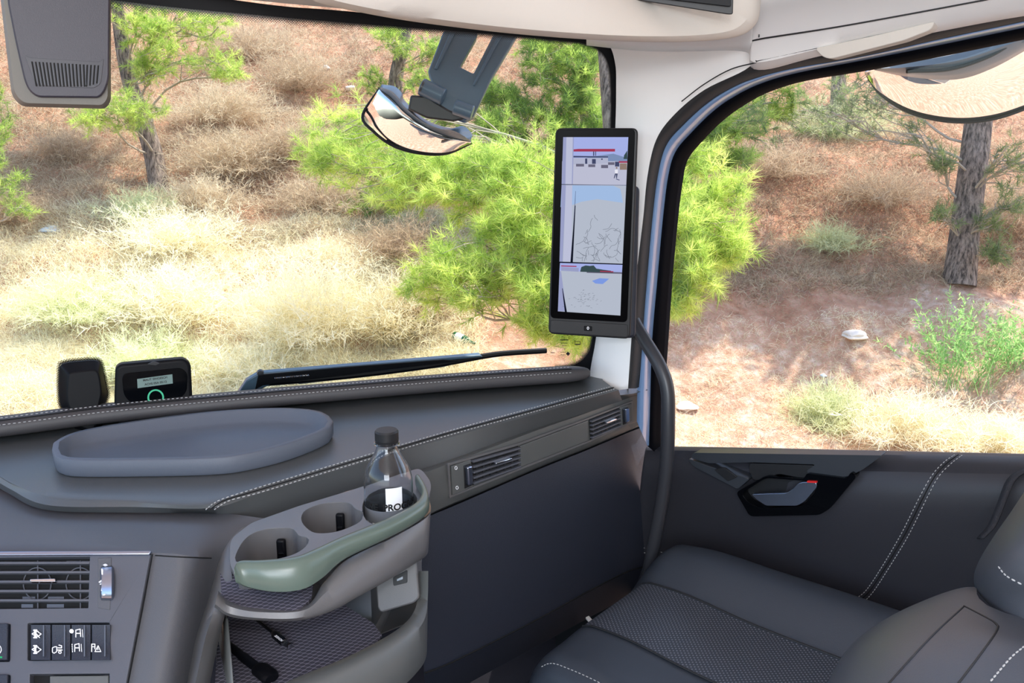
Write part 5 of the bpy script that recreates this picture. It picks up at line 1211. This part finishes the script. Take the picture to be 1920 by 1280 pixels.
tA = pine('slender pine with bare dark trunk leaning left at the upper left', tr([(300, 372, dA, .115), (290, 300, dA, .11), (270, 230, dA-.1, .10), (245, 160, dA-.2, .085), (228, 80, dA-.3, .075), (215, -30, dA-.3, .06), (205, -150, dA-.3, .05)]),
     [(220, 205, dA-1.2, 45), (170, 215, dA-1.3, 30), (255, 210, dA-1.3, 32), (240, 50, dA-1, 45), (300, 70, dA-1, 42), (350, 110, dA-1, 40), (410, 50, dA-1, 40), (430, 130, dA-1, 30), (270, 130, dA-.8, 26), (330, 30, dA-.8, 40), (150, -30, dA-1, 50), (260, 0, dA-.6, 50), (120, -150, dA-.3, 120), (300, -180, dA-.2, 120), (220, -300, dA, 120), (420, -120, dA, 90)], 'pine', bare=.1, nsub=12, per=5, nn=34, wd=.005, tn0=.2, tn1=.85)
dE = gd(1800, 525)
canopy(tA, [(120, -170, dA-.3, 130), (330, -230, dA-.2, 110), (-60, -160, dA, 120)], 'pine')
tE = pine('thick rough barked pine trunk with grey bare twigs at the right edge', tr([(1798, 535, dE, .16), (1808, 440, dE, .14), (1822, 330, dE, .135), (1834, 230, dE, .13), (1845, 100, dE, .12), (1860, -80, dE, .11)]),
     [(1880, 290, dE-.5, 45), (1905, 380, dE-.4, 40), (1860, 420, dE-.3, 30), (1770, 400, dE-.3, 26), (1700, 250, dE-.3, 30), (1950, 300, dE-.6, 60), (1760, 300, dE-.3, 22), (1870, 470, dE-.3, 26), (1640, 180, dE-.2, 40), (1560, 210, dE, 40), (1700, -140, dE, 120), (1830, -220, dE, 130), (1980, -120, dE, 130), (1600, -60, dE-.2, 90), (1900, -330, dE, 120), (1500, -180, dE, 80), (1720, -260, dE, 120), (2060, -220, dE, 130), (1790, -90, dE+.3, 100), (1900, -150, dE-.5, 130), (1660, -200, dE-.5, 110), (2100, -60, dE-.4, 120)], 'pined', bare=.45, nsub=12, per=5, nn=22, wd=.005, tn0=.1, tn1=.7)
canopy(tE, [(1720, -170, dE, 150), (1900, -200, dE-.4, 160), (2080, -150, dE-.2, 160), (1800, -320, dE+.2, 150), (1620, -230, dE-.3, 110), (2000, -380, dE, 150)], 'pined')
blF = [(1500, 200, 11, 50), (1450, 210, 10.8, 40), (1560, 180, 11, 50), (1620, 200, 11.2, 45), (1690, 210, 11.4, 40), (1420, 260, 10.6, 36), (1530, 250, 10.8, 40), (1740, 150, 11.4, 50), (1660, 130, 11.4, 50)]
pine('dull olive pine growing up the bank below the side window top', tr([(1560, 350, 12, .12), (1570, 200, 12, .1), (1580, 0, 12, .08)]), blF, 'pined', bare=.2, nsub=8, per=4, nn=24, wd=.007, tn0=.1, tn1=.8)
pine('low green pine sprigs at the far left edge of the windscreen', tr([(-60, 420, 9.5, .1), (-70, 250, 9.4, .08), (-80, 100, 9.4, .06)]), [(20, 345, 8.8, 36), (0, 290, 8.9, 36), (40, 385, 8.8, 26), (10, 240, 9, 30), (-20, 180, 9, 40)], 'pine', nsub=8, per=4, nn=24, wd=.005, tn0=0, tn1=.55)
# shrubs
def shrub(label, x, y, R, H, lm, stems=220, twigs=16, t0=.1, t1=.95, tw=.12, wd=.005, lift=.35, name='dry_shrub', group=None, leaf=0):
    c = G(x, y); root = np.array(c)+NR.normal(size=(stems, 3))*np.array([R*.22, R*.22, .01])
    d = rdir(stems); d[:, 2] = np.abs(d[:, 2])+lift; d = unit(d*np.array([R, R, H])/max(R, H))
    ln = NR.uniform(.55, 1.0, stems)*np.linalg.norm(d*np.array([R, R, H]), axis=1)*1.25
    V1 = ribbons(root, d, ln, np.full(stems, wd*1.2), 3, .25, .18, NR.uniform(t0, t1*.6, stems))
    n = stems*twigs; k = np.repeat(np.arange(stems), twigs); t = NR.uniform(.25, 1.0, n)
    p = root[k]+d[k]*(ln[k]*t)[:, None]; p[:, 2] -= .25*ln[k]*t*t
    dd = unit(d[k]*.8+rdir(n)*1.0+np.array([0, 0, .25])); tone = np.clip(t0+(t1-t0)*(NR.random(n)*.6+t*.4), 0, 1)
    V2 = ribbons(p, dd, tw*NR.uniform(.5, 1.3, n), np.full(n, wd*(3 if leaf else 1)), 2, .15, .5, tone)
    V, Fc, T = join([V1, V2]); V[:, 2] = np.maximum(V[:, 2], gh_(V[:, 0], V[:, 1])-.02)
    o = flink(name, fastmesh(name, V, Fc, T), LM[lm]); return tag(o, label, 'shrub', group)
shrub('large pale straw shrub in the middle of the windscreen above the wiper', 590, 640, .85, 1.05, 'straw', 520, 22, .35, 1)
shrub('rounded yellowish shrub left of the large pale shrub, lower on the bank', 330, 600, .8, .75, 'straw', 420, 20, .4, 1)
shrub('greenish straw shrub above the black sensor pod', 150, 600, .7, .6, 'strawg', 380, 18, .4, 1)
shrub('cream dry shrub below the slender pine trunk', 330, 470, .75, .6, 'straw', 380, 18, .35, 1)
shrub('pale shrub directly above the toll box', 290, 710, .6, .5, 'strawg', 360, 18, .45, 1)
shrub('straw shrub over the left end of the wiper', 470, 720, .6, .5, 'straw', 360, 18, .4, 1)
shrub('dry shrub right of the middle, beside the low pine branch', 740, 640, .55, .8, 'straw', 340, 18, .2, .9)
shrub('brownish dead shrub under the low pine branch at centre', 790, 600, .4, .5, 'brown', 220, 14, .2, .8)
shrub('green leafed dry shrub at the foot of the pine trunk', 270, 420, .5, .45, 'strawg', 260, 14, .1, .7)
shrub('brown dry bush right of the slender pine trunk', 430, 330, .8, .7, 'brown', 360, 16, .2, .9)
shrub('brown twiggy bush above, near the windscreen top', 560, 170, .9, .8, 'brown', 380, 16, .2, .8)
shrub('tan dead bush in the upper middle of the windscreen', 420, 230, .9, .7, 'brown', 380, 16, .3, 1)
shrub('grey brown bush left of the front mirror', 610, 400, .6, .6, 'brown', 300, 14, .1, .8)
shrub('fresh green leafy plant on bare earth right of the trunk shadow', 1800, 730, .55, .95, 'herb', 90, 22, .1, 1, .05, .004, .6, 'green_shrub', None, 1)
shrub('small green leafy plant at the right edge of the side window', 1905, 700, .35, .6, 'herb', 50, 20, .1, 1, .05, .004, .6, 'green_shrub', None, 1)
shrub('olive tinted dry shrub above the door handle', 1545, 800, .42, .45, 'strawg', 260, 16, .0, .8)
shrub('straw coloured shrub at the lower right of the side window', 1700, 820, .6, .45, 'straw', 320, 16, .3, 1)
shrub('straw shrub at the right corner of the door sill', 1860, 850, .5, .4, 'straw', 260, 16, .3, 1)
shrub('low grey green bush left of the right trunk', 1560, 470, .45, .35, 'strawg', 160, 12, .0, .6)
shrub('dry bush high in the side window under the pine', 1450, 330, .7, .5, 'brown', 240, 14, .1, .8)
shrub('dull bush beside the thick trunk at the right edge', 1900, 440, .7, .8, 'brown', 260, 14, .0, .7)
shrub('brown brush left of the slender trunk in the upper left', 130, 300, .6, .45, 'brown', 240, 14, .0, .6)
shrub('dark brown bush at the far left below the pine sprigs', 30, 420, .5, .4, 'brown', 200, 14, .0, .5)
shrub('tan brush at the windscreen top, between the slender pine and the twiggy bush', 470, 110, .9, .8, 'brown', 340, 16, .2, .9)
shrub('greyish brush left of the low bright pine branches', 540, 300, .7, .6, 'brown', 320, 16, .1, .8)
shrub('tan brush just right of the dark trunk base', 380, 400, .6, .5, 'brown', 280, 16, .3, 1)
shrub('dead bush in shade under the middle of the bright pine', 760, 480, .6, .5, 'brown', 260, 14, .0, .6)
shrub('olive brush at the top of the side window left of the wide mirror', 1560, 260, .9, .7, 'strawg', 300, 14, .0, .6)
shrub('brown bush on the bank halfway up the side window', 1650, 380, .7, .5, 'brown', 260, 14, .0, .7)
# grass and litter that nobody could count
def field(name, label, n, region, ln, lm, t0, t1, wd=.004, up=.8, cl=14):
    (x0, y0, x1, y1) = region; m = n//cl; cs = []
    while len(cs) < m:
        x, y = NR.uniform(x0, x1), NR.uniform(y0, y1); r = ray(x, y)
        if r.z > .45*r.dot(FH)-.02: continue
        # analytic slope hit
        th = r.dot(FH); k = (2.8+.46*5.35)/max(.46*th-r.z, .02); p = CAM+r*k; cs.append((p.x, p.y))
    cs = np.array(cs); q = np.repeat(cs, cl, 0)+NR.normal(size=(m*cl, 2))*.05
    root = np.c_[q, gh_(q[:, 0], q[:, 1])-.01]; d = rdir(m*cl); d[:, 2] = np.abs(d[:, 2])*.6+up; d = unit(d)
    V, Fc, T = ribbons(root, d, NR.uniform(.4, 1.2, m*cl)*ln, np.full(m*cl, wd), 2, .5, .5, NR.uniform(t0, t1, m*cl))
    o = flink(name, fastmesh(name, V, Fc, T), LM[lm]); tag(o, label, 'grass', kind='stuff'); return o
field('dry_grass', 'pale dry grass covering the lower bank in front of the windscreen', 120000, (-80, 400, 900, 790), .28, 'straw', .2, 1)
field('dead_brush', 'brown dead grass and twigs covering the upper bank', 150000, (-80, 10, 1150, 430), .26, 'brown', 0, .9, .006, .5)
field('sparse_straw', 'thin straw on the pinkish earth outside the side window', 26000, (1230, 560, 2000, 870), .12, 'straw', .2, 1, .003, .3)
field('undergrowth', 'dull undergrowth on the upper bank outside the side window', 60000, (1230, 150, 2000, 520), .18, 'brown', 0, .8, .006, .5)
# litter
def stone(label, x, y, r, m, name='stone', sq=.6):
    bm = bmesh.new(); bmesh.ops.create_icosphere(bm, subdivisions=3, radius=r)
    o3 = NR.uniform(0, 9, 3)
    for v in bm.verts:
        f = 1+.18*math.sin(v.co.x/r*3+o3[0])+.14*math.sin(v.co.y/r*4+o3[1])+.1*math.sin(v.co.z/r*5+o3[2]); v.co *= f; v.co.z *= sq
    me = bpy.data.meshes.new(name); bm.to_mesh(me); bm.free(); o = link(name, me, m); o.location = G(x, y)+Vector((0, 0, r*sq*.3)); tag(o, label, 'litter' if name != 'stone' else 'stone'); return o
wm = mat('plastic_white', (235, 240, 248), .4); sm_ = mat('stone_pale', (225, 212, 198), .9, vary=.2)
stone('crumpled pale blue plastic bag on red earth at the left', 96, 436, .10, mat('bag', (200, 214, 232), .4), 'plastic_bag', .4)
stone('small white scrap of litter on the bank top, left of the mirror arm', 612, 130, .06, wm, 'paper_scrap'); stone('white scrap of litter left of the front mirror head', 656, 168, .07, wm, 'paper_scrap')
stone('small white scrap above the door handle on bare earth', 1544, 706, .028, wm, 'paper_scrap')
stone('flat pale stone on the pink earth in the side window', 1600, 640, .12, sm_, sq=.3); stone('pale stone near the door frame in the side window', 1285, 765, .10, sm_, sq=.35)
gb = thing('glass_bottle', 'green glass bottle lying on the earth under the low pine branch', 'bottle', G(865, 650))
a_ = G(852, 640)+Vector((0, 0, .05)); d_ = (G(884, 656)-G(848, 642)).normalized()
MB().lathe(a_, [(0, .0), (.034, 0), (.036, .01), (.036, .14), (.014, .19), (.013, .24), (0, .24)], k=20, axis=d_).build('bottle_glass', mat('green_glass', (20, 90, 50), .08, spec=.8), gb)
MB().lathe(a_, [(.037, .03), (.037, .11)], k=20, axis=d_).build('paper_label', wm, gb)
